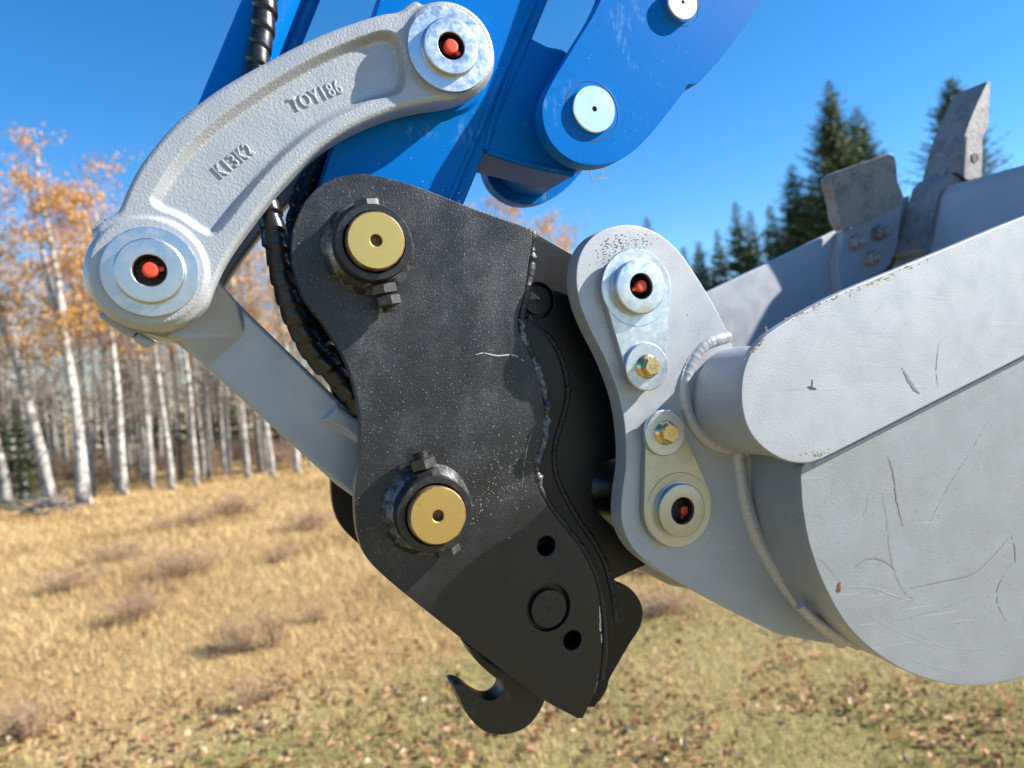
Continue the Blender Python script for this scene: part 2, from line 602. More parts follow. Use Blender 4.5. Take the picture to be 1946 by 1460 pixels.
def bushing(parent, px, d_hub, d_fl, d_base, r_fl, r_hub, r_bore, plug_ang, plug_px, plug_r=18, mat='zinc', depth=0.016, bore='redbore'):
    x, y = px
    c = P2(x, y, d_hub)
    rf, rh, rb = PR(x, d_hub, r_fl), PR(x, d_hub, r_hub), PR(x, d_hub, r_bore)
    mb = MB()
    mb.lathe(c, [(rb, d_hub + depth), (rb, d_hub + 0.0012), (rb * 1.05, d_hub + 0.0002), (rb * 1.08, d_hub), (rh - 0.0012, d_hub), (rh - 0.0004, d_hub + 0.0004), (rh, d_hub + 0.0013),
                 (rh, d_fl - 0.0006), (rh + 0.0007, d_fl), (rf - 0.0012, d_fl), (rf - 0.0003, d_fl + 0.0003), (rf, d_fl + 0.0014), (rf, d_base)], 72, cap0=False, cap1=False)
    o = part('pin_bushing', mb, mat, parent, 40)
    b = MB(); b.lathe(c, [(rb * 0.995, d_hub + 0.0022), (rb * 0.99, d_hub + depth), (rb * 0.2, d_hub + depth)], 32, cap0=False)
    part('bore', b, bore, o, 40)
    plug(o, P2(plug_px[0], plug_px[1], d_hub + 0.003), PR(x, d_hub, plug_r), d_hub + 0.003, plug_ang, 1.55)
    return o

# ---- curved casting links (one in front, its twin on the far side)
D_LINK = 0.600
LINK_OUT = [(176, 438, 1), (186, 424), (210, 409), (224, 398), (240, 360), (262, 318), (290, 280), (322, 243), (360, 208), (405, 174), (450, 146), (505, 116), (560, 87), (620, 60), (680, 38), (728, 24),
            (758, 19), (776, 6), (792, -1), (806, 6), (838, 2), (872, 5), (905, 25), (928, 58), (937, 95), (929, 138), (902, 172), (868, 187), (815, 195), (760, 207), (700, 229), (650, 254), (600, 289), (555, 333),
            (520, 372), (480, 424), (450, 465), (425, 507), (408, 545), (392, 582), (352, 615), (290, 628), (230, 612), (185, 568), (170, 510), (180, 466)]
LINK_POCKET = [(286, 380), (296, 360), (322, 318), (360, 272), (410, 228), (462, 190), (520, 152), (580, 117), (640, 88), (695, 66), (730, 58), (755, 68), (767, 98), (772, 140), (764, 172), (738, 184),
               (700, 195), (652, 216), (602, 245), (552, 285), (502, 335), (465, 380), (430, 425), (405, 448), (380, 440), (340, 413), (302, 398)]
PIN_A = P2(282, 515, 0.596)      # lower left pin
PIN_B = P2(858, 89, 0.596)       # upper pin

def make_link(name, label, shift, front):
    t = thing(name, label, 'linkage arm', (PIN_A[0], D_LINK + shift, PIN_A[1]), 'curved links of the bucket linkage')
    D0, D1 = D_LINK + shift, D_LINK + shift + 0.028
    o = outline(LINK_OUT, D_LINK, 5)
    pk = outline(LINK_POCKET, D_LINK, 5)
    fl = inset(pk, 0.0050)
    sgn = 1
    mb = MB()
    a0 = mb.ring(inset(o, 0.0035), D0); a1 = mb.ring(inset(o, 0.0008), D0 + 0.0018); a2 = mb.ring(o, D0 + 0.005); a3 = mb.ring(o, D1)
    p0 = mb.ring(pk, D0); p1 = mb.ring(fl, D0 + 0.0085)
    mb.bridge(a0, a1); mb.bridge(a1, a2); mb.bridge(a2, a3); mb.bridge(p0, p1)
    hl0, hl1 = [], []
    for c, r in ((PIN_A, PR(282, D_LINK, 40)), (PIN_B, PR(858, D_LINK, 36))):
        h0 = mb.ring(circle(c, r, 40), D0); h1 = mb.ring(circle(c, r, 40), D1)
        mb.bridge(h0, h1); hl0.append(h0); hl1.append(h1)
    mb.cap([a0, p0] + hl0); mb.cap([p1]); mb.cap([a3] + hl1)
    mb2 = MB(); mb2.v, mb2.f = mb.v, mb.f
    for c, r, q in ((PIN_A, PR(282, D_LINK, 103), PR(282, D_LINK, 40)), (PIN_B, PR(858, D_LINK, 86), PR(858, D_LINK, 36))):
        mb2.lathe(c, [(q, D0 - 0.0035), (r - 0.002, D0 - 0.0035), (r, D0 - 0.002), (r + 0.0035, D0 + 0.006), (r + 0.001, D1 + 0.003), (q, D1 + 0.003), (q, D0 - 0.0035)], 64, cap0=False, cap1=False)
    body = part('casting', mb2, 'cast', t)
    cast_look(body, 0.0011, 3)
    if front:
        for txt, px, ang, sz in (('K13K2', (420, 341), R(43), 27), ('TOY186', (559, 214), R(29), 27)):
            l = part('raised_lettering', text_mesh(txt, px, D0 + 0.0088, sz, ang, 0.0012, 0.74, -0.04), 'cast', body, None)
        bushing(t, (284, 514), D0 - 0.0135, D0 - 0.0075, D0 - 0.003, 87, 62, 29.5, R(8), (286, 513), 15.5)
        bushing(t, (858, 87), D0 - 0.0135, D0 - 0.0075, D0 - 0.003, 82, 54, 25.5, R(-38), (858, 88), 14.5)
        # small lug cast on the rim of the lower boss
        g = MB().prism(outline([(173, 436, 1), (196, 416, 1), (222, 424, 1), (200, 462, 1), (181, 460, 1)], D0 + 0.01, 1), D0 + 0.006, D0 + 0.03, 0.002)
        part('lug', g, 'cast', t)
    else:
        for c, r in ((PIN_A, 0.030), (PIN_B, 0.028)):
            part('pin_head', MB().lathe(c, [(r * 0.9, D1 + 0.010), (r, D1 + 0.0015)], 40), 'zinc', t)
    return t

make_link('curved_link', 'silver cast curved link with raised lettering in front of the blue arm', 0.0, True)
make_link('curved_link', 'matching curved link on the far side, seen through below the lettered link', 0.132, False)

# ---- straight link running down to the coupler
bar = thing('straight_link', 'straight silver link bar running down behind the black coupler plate', 'linkage arm', (PIN_A[0], 0.66, PIN_A[1]))
D_BAR = 0.655
BAR = [(300, 470), (345, 470), (392, 505), (424, 545, 1), (480, 602, 1), (690, 802), (790, 880), (850, 930), (850, 985), (800, 1020), (755, 1003), (640, 922, 1), (400, 706), (330, 648, 1), (270, 628), (225, 590), (222, 520), (250, 480)]
mb = MB().lathe(PIN_A, [(PR(282, D_LINK, 94), 0.629), (PR(282, D_LINK, 96), 0.632), (PR(282, D_LINK, 97), 0.668)], 56)
mb.lathe(PIN_A, [(0.027, 0.626), (0.027, 0.735)], 40)
part('pivot_boss', mb, 'cast', bar, 40)
# bar with the flare that rises to the boss and a cast rib, one casting
mb = MB().prism(outline(BAR, D_BAR, 5), D_BAR, D_BAR + 0.062, 0.0035)
fl = MB().prism(outline([(318, 640, 1), (345, 650), (392, 700, 1), (470, 640, 1), (452, 575, 1), (410, 530, 1), (372, 560)], 0.648, 4), 0.636, 0.67, 0.002)
for p in fl.v:
    if p.y < 0.66:
        q = math.hypot(p.x - PIN_A[0], p.z - PIN_A[1])
        p.y += 0.0205 * min(1, max(0, (q - 0.046) / 0.034))
mb.add(fl.v, fl.f)
rb_ = MB().prism(outline([(610, 800, 1), (640, 812), (720, 865, 1), (720, 825, 1), (640, 768, 1)], D_BAR, 4), D_BAR - 0.004, D_BAR + 0.01, 0.003)
mb.add(rb_.v, rb_.f)
cast_look(part('bar', mb, 'bar', bar, 40), 0.0012, 3)
for poly in ([(188, 598, 1), (203, 586, 1), (262, 622, 1), (258, 636), (247, 641), (232, 634), (192, 606)], [(254, 646, 1), (262, 630, 1), (296, 650, 1), (276, 660), (264, 654)]):
    part('grease_lug', MB().prism(outline(poly, 0.64, 4), 0.637, 0.66, 0.002), 'bar', bar, 40)
part('pin_seal', MB().lathe(PIN_A, [(PR(282, 0.63, 108), 0.6285), (PR(282, 0.63, 109), 0.6295), (PR(282, 0.63, 109), 0.6325)], 56), 'edge', bar)

# ---- blue stick with its bracket
stick = thing('blue_arm', 'blue steel excavator arm with bracket, rising out of the top of the picture', 'excavator arm', P(690, 480, 0.632))
DS = 0.634
ST_OUT = [(1010, -900, 1), (722, 0, 1), (612, 345), (590, 430), (590, 500), (640, 565), (720, 580), (790, 530), (852, 400, 1), (1020, 5, 1), (1380, -900, 1)]
ST_OUT = [(1010, -900, 1), (722, 0, 1), (612, 345, 1), (600, 470, 1), (640, 560, 1), (720, 575, 1), (790, 520, 1), (846, 392, 1), (1012, 0, 1), (1390, -900, 1)]
part('side_plate', MB().prism(outline(ST_OUT, DS, 4), DS, DS + 0.09, 0.0012), 'blue', stick)
fl = [(1012, 2, 1), (846, 394, 1), (838, 412, 1), (868, 420, 1), (880, 394, 1), (1043, 0, 1), (1425, -900, 1), (1390, -900, 1)]
part('edge_flange', MB().prism(outline(fl, DS + 0.004, 4), DS + 0.004, DS + 0.088, 0.004), 'blue', stick, 50)
bead('weld_bead', [(1013, 2), (930, 198), (848, 390)], DS + 0.002, 7, 'blue', stick, 0.12)
part('pin_boss', MB().lathe(PIN_B, [(PR(858, D_LINK, 97), 0.6295), (PR(858, D_LINK, 100), 0.632), (PR(858, D_LINK, 112), 0.638)], 56), 'blue', stick, 50)
# bracket plates
D_BR = 0.597
BR = [(1560, -300, 1), (1240, -300, 1), (1142, -2), (1085, 97), (1047, 160), (1032, 196), (1031, 226), (1040, 258), (1060, 286), (1092, 308), (1128, 315), (1165, 309), (1200, 290), (1232, 260), (1262, 224), (1302, 172, 1), (1306, 162), (1316, 161), (1326, 158), (1338, 146, 1), (1352, 132), (1392, 82), (1448, 2), (1500, -80)]
BRO = outline(BR, D_BR, 4)
part('bracket_plate', MB().prism(BRO, D_BR, D_BR + 0.016, 0.0008), 'blue', stick)
BR2 = [(1100, 128, 1), (1060, 150), (1034, 196), (1031, 226), (1040, 258), (1060, 286), (1092, 308), (1128, 315), (1165, 309), (1200, 290), (1232, 260), (1275, 205, 1), (1260, 120, 1)]
part('bracket_plate', MB().prism(outline(BR2, D_BR, 4), 0.752, 0.768, 0.0008), 'blue', stick)
CH = P2(1126, 212, D_BR)
CH2 = P2(1294, 8, D_BR)
part('sleeve', MB().lathe(CH, [(PR(1126, D_BR, 84), D_BR + 0.0155), (PR(1126, D_BR, 84), 0.7525)], 56), 'blue', stick)
part('sleeve', MB().lathe(CH2, [(PR(1294, D_BR, 70), D_BR + 0.0155), (PR(1294, D_BR, 70), 0.7285)], 56), 'blue', stick)
bead_pts = [(CH[0] + PR(1126, D_BR, 88) * math.cos(a), D_BR + 0.018, CH[1] + PR(1126, D_BR, 88) * math.sin(a)) for a in np.linspace(R(135), R(300), 50)]
part('weld_bead', MB().tube(bead_pts, [0.0032 * (1 + 0.35 * math.sin(i * 1.9) * mnoise.noise(Vector((i * 0.4, 0, 0)))) for i in range(50)], 8), 'blue', stick, 60)
# mounting block that joins the sleeve to the stick
GU = [(1005, 70, 1), (1040, 88), (1075, 98), (1110, 150, 1), (1140, 240, 1), (1092, 332, 1), (922, 290, 1), (900, 250, 1), (975, 120, 1)]
part('mounting_block', MB().prism(outline(GU, 0.640, 4), 0.640, 0.700, 0.0014), 'blue', stick)
bead('weld_bead', [(925, 288), (1000, 312), (1088, 331)], 0.6395, 6, 'blue', stick, 0.3)
bead('weld_bead', [(962, 150), (940, 215), (920, 285)], 0.640, 8, 'blue', stick, 0.3)
for px, dd in (((1130, 207), 0.0042), ((1298, 4), 0.0075)):
    rr = 45 if px[0] < 1200 else 33
    c = P2(px[0], px[1], D_BR - dd)
    r = PR(px[0], D_BR - dd, rr)
    mb = MB().lathe(c, [(r * 0.115, D_BR - dd + 0.0018), (r * 0.115, D_BR - dd), (r - 0.0008, D_BR - dd), (r, D_BR - dd + 0.0008), (r, D_BR + 0.002)], 64, cap0=True, cap1=False)
    p = part('pin', mb, 'pinsteel', stick, 40)
    part('centre_mark', MB().lathe(c, [(r * 0.113, D_BR - dd + 0.0012), (r * 0.05, D_BR - dd + 0.0016)], 16), 'dark', p)
    cb = P2(px[0] - 5, px[1] + 4, D_BR)
    part('groove', MB().lathe(cb, [(r * 1.24, D_BR - 0.0002), (r * 1.255, D_BR - 0.00035), (r * 1.27, D_BR - 0.0002)], 64, cap0=False, cap1=False), 'mark', p)
mb = MB()
for a, b, c2 in (((1119, 320), (1126, 343), (1152, 338)), ((1140, 322), (1146, 330), (1136, 341))):
    mb.tube([P(a[0], a[1], 0.70), P(b[0], b[1], 0.70), P(c2[0], c2[1], 0.70)], 0.0006, 5)
part('wire_scrap', mb, 'edge', stick)

# ---- bucket cylinder behind the link
cyl = thing('hydraulic_cylinder', 'blue hydraulic cylinder barrel behind the hose at upper left', 'cylinder', P(300, 539, 0.68))
a, b = P(300, 539, 0.68), P(524, -5, 0.68)
ax = (b - a).normalized()
L = (b - a).length
rb = 0.0235
part('barrel', MB().turned(a, ax, [(rb * 0.8, L * 0.30), (rb * 1.12, L * 0.305), (rb * 1.12, L * 0.38), (rb, L * 0.385), (rb, L * 2.6)], 48), 'blue', cyl, 40)
part('rod', MB().turned(a, ax, [(rb * 0.55, 0), (rb * 0.55, L * 0.302)], 32), 'pinsteel', cyl, 40)
part('rod_eye', MB().lathe((a.x, a.z), [(0.033, 0.672), (0.034, 0.674), (0.034, 0.70)], 40), 'cast', cyl, 40)
part('feed_pipe', MB().tube([a + ax * (L * 0.62) + Vector((0.028, 0.012, 0.006)), a + ax * (L * 2.6) + Vector((0.028, 0.012, 0.006))], 0.009, 16), 'blue', cyl, 60)

# ---- hoses in black spiral wrap
def hose(label, px, ds, rpx, pitch):
    sm = smooth(px, 40, closed=False)
    N = len(sm)
    pts = []
    for i, (x, y) in enumerate(sm):
        q = i / (N - 1) * (len(ds) - 1)
        j = min(int(q), len(ds) - 2)
        pts.append(P(x, y, ds[j] + (ds[j + 1] - ds[j]) * (q - j)))
    L = [0.0]
    for i in range(1, N): L.append(L[-1] + (pts[i] - pts[i - 1]).length)
    m = int(L[-1] / 0.0011)
    rs = []
    j = 0
    for i in range(m):
        l = L[-1] * i / (m - 1)
        while j < N - 2 and L[j + 1] < l: j += 1
        q = (l - L[j]) / max(1e-9, L[j + 1] - L[j])
        rs.append(pts[j].lerp(pts[j + 1], q))
    rad = PR(px[1][0], ds[0], rpx)
    step = L[-1] / (m - 1)
    def rf(i, a):
        l = i * step / pitch
        u = (l + a / (2 * math.pi)) % 1.0
        bulge = 0.82 + 0.18 * (u / 0.88) ** 0.55 if u < 0.88 else 1.0 - 0.18 * ((u - 0.88) / 0.12)
        return bulge * (1 + 0.12 * mnoise.noise(Vector((math.floor(l + a / (2 * math.pi)) * 1.7, px[0][0], a * 0.3))) + 0.04 * mnoise.noise(Vector((l * 2.3, math.cos(a), math.sin(a)))))
    o = thing('hydraulic_hose', label, 'hose', rs[-1])
    part('spiral_wrap', MB().tube(rs, rad, 22, rf), 'hose', o, 45)
    return o
hose('black spiral wrapped hose crossing behind the curved link from the top', [(520, -160), (505, -20), (500, 55), (490, 112), (486, 190), (492, 290), (506, 380), (520, 440), (536, 520), (562, 605), (596, 668), (645, 722), (700, 790)],
     [0.655, 0.652, 0.65, 0.65, 0.65, 0.645, 0.64, 0.638, 0.638, 0.64, 0.645, 0.648, 0.65], 24, 0.0155)
hose('black spiral wrapped hose tucked along the left edge of the coupler plate', [(690, 200), (640, 268), (604, 318), (580, 372), (566, 430), (562, 500), (574, 575), (606, 640), (660, 700), (720, 760)],
     [0.73, 0.725, 0.72, 0.715, 0.71, 0.70, 0.69, 0.685, 0.68, 0.68], 24, 0.0155)

# =================================================================== COUPLER
cp = thing('quick_coupler', 'black steel quick coupler with two gold pins and a lifting hook below', 'coupler', P(833, 981, 0.60))
DC = 0.600
CP = [(690, 330), (740, 339), (800, 357), (900, 396), (1008, 434, 1), (1012, 450), (1005, 500), (996, 560), (985, 606), (990, 640), (1010, 682), (1028, 735), (1035, 790), (1030, 838), (1017, 880), (1022, 925), (1040, 960),
      (1080, 1012), (1108, 1050), (1130, 1098), (1141, 1150), (1145, 1220), (1138, 1290), (1122, 1335), (1108, 1366, 1), (1098, 1366, 1), (1040, 1335), (1000, 1308), (900, 1232), (800, 1153), (722, 1088), (691, 1050), (677, 1000),
      (675, 930), (682, 880), (684, 800), (674, 738), (654, 682), (618, 622), (575, 562), (556, 500), (556, 445), (574, 393), (602, 358), (640, 337)]
CPO = outline(CP, DC, 6)
def hole(x, y, r, d=DC, n=32):
    return circle(P2(x, y, d), PR(x, d, r), n)
holes = [hole(1038, 1038, 19), hole(1088, 1217, 19), hole(1043, 1155, 45, n=44)]
part('side_plate', MB().prism(CPO, DC, DC + 0.012, 0.0011, holes), 'black', cp)
# recessed cross pin in the plate
c = P2(1043, 1157, DC + 0.003)
part('cross_pin', MB().lathe(c, [(PR(1043, DC, 36), DC + 0.0022), (PR(1043, DC, 37), DC + 0.0032), (PR(1043, DC, 37), DC + 0.016)], 44), 'black_boss', cp)
part('centre_mark', MB().lathe(c, [(PR(1043, DC, 6), DC + 0.0020), (PR(1043, DC, 4), DC + 0.0018)], 16), 'dark', cp)
# the recess floor behind the pin
part('recess_floor', MB().lathe(c, [(PR(1043, DC, 50), DC + 0.0075), (PR(1043, DC, 50), DC + 0.0095)], 40), 'black_boss', cp)
# second layer
D2 = 0.6125
CP2 = [(960, 600, 1), (1000, 606), (1046, 650), (1068, 700), (1074, 752), (1062, 805), (1050, 850), (1053, 905), (1088, 978), (1138, 1055), (1158, 1120), (1166, 1180), (1164, 1250), (1156, 1300), (1130, 1345, 1), (1040, 1322, 1), (760, 1100, 1), (760, 700, 1)]
part('backing_plate', MB().prism(outline(CP2, D2, 6), D2, D2 + 0.011, 0.0012, [hole(1038, 1038, 17, D2), hole(1088, 1217, 17, D2)]), 'black_clean', cp)
# hook plate that takes the bucket pins
D3 = 0.6245
CP3 = [(1002, 446, 1), (1014, 440, 1), (1104, 492, 1), (1200, 545, 1), (1250, 620), (1240, 760), (1190, 860), (1150, 880), (1128, 910), (1130, 960), (1165, 1000), (1215, 1040), (1232, 1072, 1), (1168, 1101, 1), (1174, 1109), (1192, 1114), (1212, 1134), (1222, 1160), (1217, 1192), (1196, 1226), (1158, 1292, 1), (1154, 1310), (1140, 1333), (1122, 1346, 1), (1000, 1290, 1), (800, 1120, 1), (800, 500, 1), (960, 480, 1)]
part('hook_plate', MB().prism(outline(CP3, D3, 5), D3, D3 + 0.014, 0.0012, [hole(1022, 571, 34, D3, 36)]), 'black_clean', cp)
c = P2(1022, 571, D3 + 0.004)
part('cross_pin', MB().lathe(c, [(PR(1022, D3, 27), D3 + 0.004), (PR(1022, D3, 28), D3 + 0.005), (PR(1022, D3, 28), D3 + 0.03)], 36), 'black_boss', cp)
part('centre_mark', MB().lathe(c, [(PR(1022, D3, 5), D3 + 0.0038), (PR(1022, D3, 3), D3 + 0.0036)], 12), 'dark', cp)
part('recess_floor', MB().lathe(c, [(PR(1022, D3, 40), D3 + 0.0085), (PR(1022, D3, 40), D3 + 0.011)], 32), 'black_boss', cp)
# wedge body between the two sides, far side plate
part('wedge_body', MB().prism(outline([(960, 500, 1), (1090, 520, 1), (1130, 700, 1), (1110, 900, 1), (1150, 1060, 1), (1130, 1290, 1), (1050, 1290, 1), (960, 1100, 1), (930, 900, 1), (940, 700, 1)], 0.639, 3), 0.639, 0.742, 0.001), 'black_clean', cp)
part('side_plate', MB().prism(CPO, 0.744, 0.756, 0.0011), 'black_clean', cp)
CPO3 = outline(CP3, D3, 4)
part('hook_plate', MB().prism(CPO3, 0.7425, 0.7438, 0), 'black_clean', cp)
# welds
bead('weld_bead', [(1009, 442), (1008, 500), (998, 560), (988, 606)], DC + 0.008, (13, 8), 'black', cp, 0.5)
bead('weld_bead', [(988, 606), (992, 640), (1012, 682), (1031, 735), (1037, 790), (1032, 838), (1019, 880), (1023, 925)], DC + 0.0042, (8, 9), 'scraped', cp, 0.8)
bead('weld_bead', [(1023, 925), (1042, 960), (1082, 1012), (1110, 1050), (1132, 1098), (1143, 1150), (1148, 1220), (1141, 1290)], DC + 0.009, 8, 'black_weld', cp, 0.3)
bead('weld_bead', [(1000, 606), (1048, 650), (1071, 700), (1077, 752), (1064, 805), (1052, 850), (1055, 905), (1091, 978), (1141, 1055), (1161, 1120), (1168, 1180)], D2 + 0.010, 8, 'black_weld', cp, 0.4)
ribbon('paint_scratch', [(1139, 1153), (1141, 1190), (1144, 1222)], DC - 0.0002, 1.6, 'scratch_light', cp)
ribbon('paint_scratch', [(905, 674), (918, 671), (945, 676), (975, 675), (995, 686)], DC - 0.0002, 1.2, 'scratch_light', cp)
ribbon('paint_scratch', [(1012, 818), (1000, 860), (992, 925)], DC - 0.0002, 1.4, 'scratch', cp)
ribbon('paint_scratch', [(1137, 1280), (1134, 1300), (1130, 1318)], DC - 0.0002, 1.2, 'scratch', cp)
# dried splashes
def specks(name, pts, d, mat, parent):
    mb = MB()
    for x, y, r in pts:
        a0 = random.uniform(0, 6)
        n = 6
        mb.add([P(x + r * random.uniform(0.5, 1.3) * math.cos(a0 + i * 6.283 / n) * 1.3, y + r * random.uniform(0.5, 1.2) * math.sin(a0 + i * 6.283 / n), d) for i in range(n)], [list(range(n))])
    o = part(name, mb, mat, parent, None, recalc=False)
    o['kind'] = 'stuff'
    return o
sp = [(random.gauss(975, 32), random.gauss(900, 48), random.uniform(0.5, 1.9)) for i in range(150)]
specks('dried_splashes', [p for p in sp if p[0] < 1008], DC - 0.00015, 'scratch', cp)
sp = [(random.gauss(925, 24), random.gauss(965, 40), random.uniform(0.5, 1.7)) for i in range(150)]
specks('dried_mud', [p for p in sp if p[0] > 880 and p[1] + p[0] * 0.86 < 1770], DC - 0.00015, M['twigdust'], cp)
sp = [(random.uniform(600, 1000), random.uniform(360, 900), random.uniform(0.3, 0.65)) for i in range(320)]
specks('sparkle_specks', [p for p in sp if p[0] > 690 and p[0] < 980 and (p[1] > 560 or p[0] > 830) and (p[1] < 860 or p[0] > 900)], DC - 0.00012, 'scratch_light', cp)  # pale flecks painted as sun glints on the upper plate

def hexbolt(px0, px1, d, head_px, nuts_at, thread_to, parent, rpx=24):
    """bolt lying across a boss: hexagon head at px0, two nuts near px1, thread end beyond"""
    p0, p1 = P(px0[0], px0[1], d), P(px1[0], px1[1], d)
    ax = (p1 - p0).normalized()
    r = PR(px0[0], d, rpx)
    q = PR(px0[0], d, 1)
    o = part('bolt', MB().turned(p0, ax, [(r * 0.86, -head_px * q), (r, -head_px * q * 0.8), (r, 0.012), (r * 0.5, 0.0125), (r * 0.5, 0.04)], 6, R(8)), 'bolt', parent, 20)
    L = (p1 - p0).length
    for k, l in enumerate(nuts_at):
        c = p0 + ax * (l * q)
        part('nut', MB().turned(c, ax, [(r * 0.8, 0), (r, 1.6 * q), (r, 18 * q), (r * 0.8, 20 * q)], 6, R(14 - 20 * k)), 'bolt', o, 20)
    # threaded end: stacked rings
    mb = MB()
    prof = []
    l = nuts_at[-1] + 18
    while l < thread_to:
        prof += [(r * 0.46, l * q), (r * 0.56, (l + 2.2) * q)]
        l += 4.4
    prof.append((r * 0.40, thread_to * q))
    mb.turned(p0, ax, prof, 18)
    part('thread', mb, 'bolt', o, 25)
    return o

def boss(px, mat_rim):
    d_face, d_b = 0.5655, 0.5725
    c = P2(px[0], px[1], d_face)
    r = PR(px[0], d_face, 1)
    mb = MB().lathe(c, [(52 * r, d_b + 0.006), (59 * r, d_b + 0.0012), (61 * r, d_b), (72 * r, d_b), (74 * r, d_b + 0.001), (75 * r, d_b + 0.003), (75 * r, DC + 0.002)], 64, cap0=False, cap1=False)
    b = part('boss', mb, 'black_boss', cp, 40)
    # weld collar round the boss, uneven
    mb = MB()
    rings = []
    for rr, dd in ((73, DC - 0.0115), (79, DC - 0.0095), (86, DC - 0.0055), (92, DC - 0.0014), (95, DC + 0.001)):
        o = len(mb.v)
        for i in range(80):
            a = 2 * math.pi * i / 80
            q = rr * r * (1 + (0.035 * mnoise.noise(Vector((math.cos(a) * 3, math.sin(a) * 3, px[0] + rr * 0.02))) if rr > 75 else 0))
            mb.v.append(Vector((c[0] + q * math.cos(a), dd + 0.0012 * mnoise.noise(Vector((math.cos(a) * 5, math.sin(a) * 5, rr))), c[1] + q * math.sin(a))))
        rings.append(list(range(o, o + 80)))
    for a, e in zip(rings, rings[1:]): mb.bridge(a, e)
    part('weld_collar', mb, 'scraped', b, 60)
    R0 = 56 * r
    mb = MB().lathe(c, [(R0 * 0.19, d_face + 0.005), (R0 * 0.19, d_face + 0.0009), (R0 * 0.215, d_face + 0.0002), (R0 * 0.235, d_face), (R0 * 0.945, d_face)], 64, cap0=False, cap1=False)
    p = part('pin', mb, 'gold', cp, 40)
    mb = MB().lathe(c, [(R0 * 0.944, d_face), (R0 * 0.99, d_face + 0.0007), (R0, d_face + 0.002), (R0, d_b + 0.02)], 64, cap0=False, cap1=False)
    part('pin_rim', mb, 'rust', p, 40)
    part('grease_hole', MB().lathe(c, [(R0 * 0.188, d_face + 0.0012), (R0 * 0.185, d_face + 0.006), (R0 * 0.05, d_face + 0.006)], 24, cap0=False), 'rust', p)

boss((715, 457), None)
boss((833, 981), None)
hexbolt((697, 391), (740, 590), 0.588, 10, (151, 174), 205, cp, 26)
hexbolt((849, 1044), (795, 850), 0.588, 9, (139, 162), 196, cp, 26)

# lifting hook under the coupler
HK = [(888, 1228, 1), (898, 1226), (930, 1258), (990, 1290, 1), (1040, 1320, 1), (1028, 1350), (1002, 1382), (962, 1397), (922, 1391), (892, 1364), (874, 1330), (861, 1303, 1), (866, 1299), (884, 1304), (906, 1321), (928, 1331), (946, 1326), (957, 1310), (955, 1296), (940, 1288), (905, 1256)]
part('lifting_hook', MB().prism(outline(HK, 0.642, 5), 0.642, 0.664, 0.0015), 'black_boss', cp, 40)

# =================================================================== BUCKET
bk = thing('excavator_bucket', 'grey steel excavator bucket with teeth, held by the black coupler at right', 'bucket', P(1215, 548, 0.58))
DBAR, DSIDE, DEAR = 0.505, 0.5125, 0.580
BARP = [(3000, 20, 1), (1946, 412), (1800, 472), (1700, 513), (1600, 555), (1535, 588), (1475, 624), (1443, 650), (1420, 687), (1410, 732), (1412, 782), (1426, 822), (1452, 852), (1490, 874), (1528, 881), (1562, 872, 1), (1600, 853, 1), (1946, 676, 1), (3000, 140, 1)]
part('side_bar', MB().prism(outline(BARP, DBAR, 6), DBAR, DSIDE, 0.0011), 'bucket', bk)
SIDE = [(1560, 860, 1), (1526, 886), (1523, 930), (1527, 975), (1540, 1040), (1570, 1120), (1620, 1200), (1700, 1264), (1785, 1297), (1840, 1303), (1890, 1300), (1946, 1287), (2100, 1235), (2300, 1090), (2520, 800), (2783, 279, 1), (2783, 120, 1), (1900, 480, 1), (1640, 640, 1)]
part('side_plate', MB().prism(outline(SIDE, DSIDE, 6), DSIDE, DSIDE + 0.009, 0.0009), 'side', bk)
# torque tube from the side bar to the ears and on to the far side
CT0 = P2(1507, 762, DBAR)
RT = PR(1507, DBAR, 110)
part('torque_tube', MB().lathe(CT0, [(RT, DBAR + 0.0073), (RT, 0.935)], 72), 'bucket', bk, 40)
# curved shell
shell_px = [(1600, 700), (1545, 800), (1527, 886), (1525, 930), (1529, 975), (1543, 1040), (1573, 1120), (1622, 1198), (1702, 1261), (1785, 1294), (1840, 1300), (1890, 1297), (1946, 1284), (2100, 1232), (2300, 1087), (2520, 797), (2783, 276)]
so = [P2(x, y, DSIDE) for x, y in smooth(shell_px, 8, closed=False)]
mb = MB()
Dn, Df = DSIDE + 0.0085, 0.955
v = []; f = []
off = []
for i, p in enumerate(so):
    a = Vector(so[max(i - 1, 0)]); b = Vector(so[min(i + 1, len(so) - 1)])
    t = (b - a).normalized()
    off.append((p[0] - t.y * 0.008, p[1] + t.x * 0.008))
for p, q in zip(so, off):
    v += [(p[0], Dn, p[1]), (p[0], Df, p[1]), (q[0], Dn, q[1]), (q[0], Df, q[1])]
for i in range(len(so) - 1):
    a, b = 4 * i, 4 * i + 4
    f += [[a, b, b + 1, a + 1], [a + 2, a + 3, b + 3, b + 2], [a, a + 2, b + 2, b], [a + 1, b + 1, b + 3, a + 3]]
n4 = 4 * (len(so) - 1)
f += [[0, 1, 3, 2], [n4, n4 + 2, n4 + 3, n4 + 1]]
mb.add(v, f)
part('shell', mb, 'side', bk, 40)
# far side plate
DFS = 0.955
kf = lambda x, y, k: (430 + (x - 430) * k, CY + (y - CY) * k)
FAR = [(1000, 720, 1), (1120, 662, 1), (1350, 553, 1), (1585, 440, 1), (1700, 384, 1), (1728, 372, 1), (1726, 420, 1), (1712, 480, 1)]
low = [kf(x, y, DSIDE / DFS) for x, y in ((2783, 290), (2660, 545), (2520, 800), (2300, 1090), (2100, 1235), (1840, 1303), (1620, 1200), (1527, 975))]
part('side_plate', MB().prism(outline(FAR + [(x, y, 1) for x, y in low], DFS, 3), DFS, DFS + 0.012, 0.0015), 'bucket', bk)

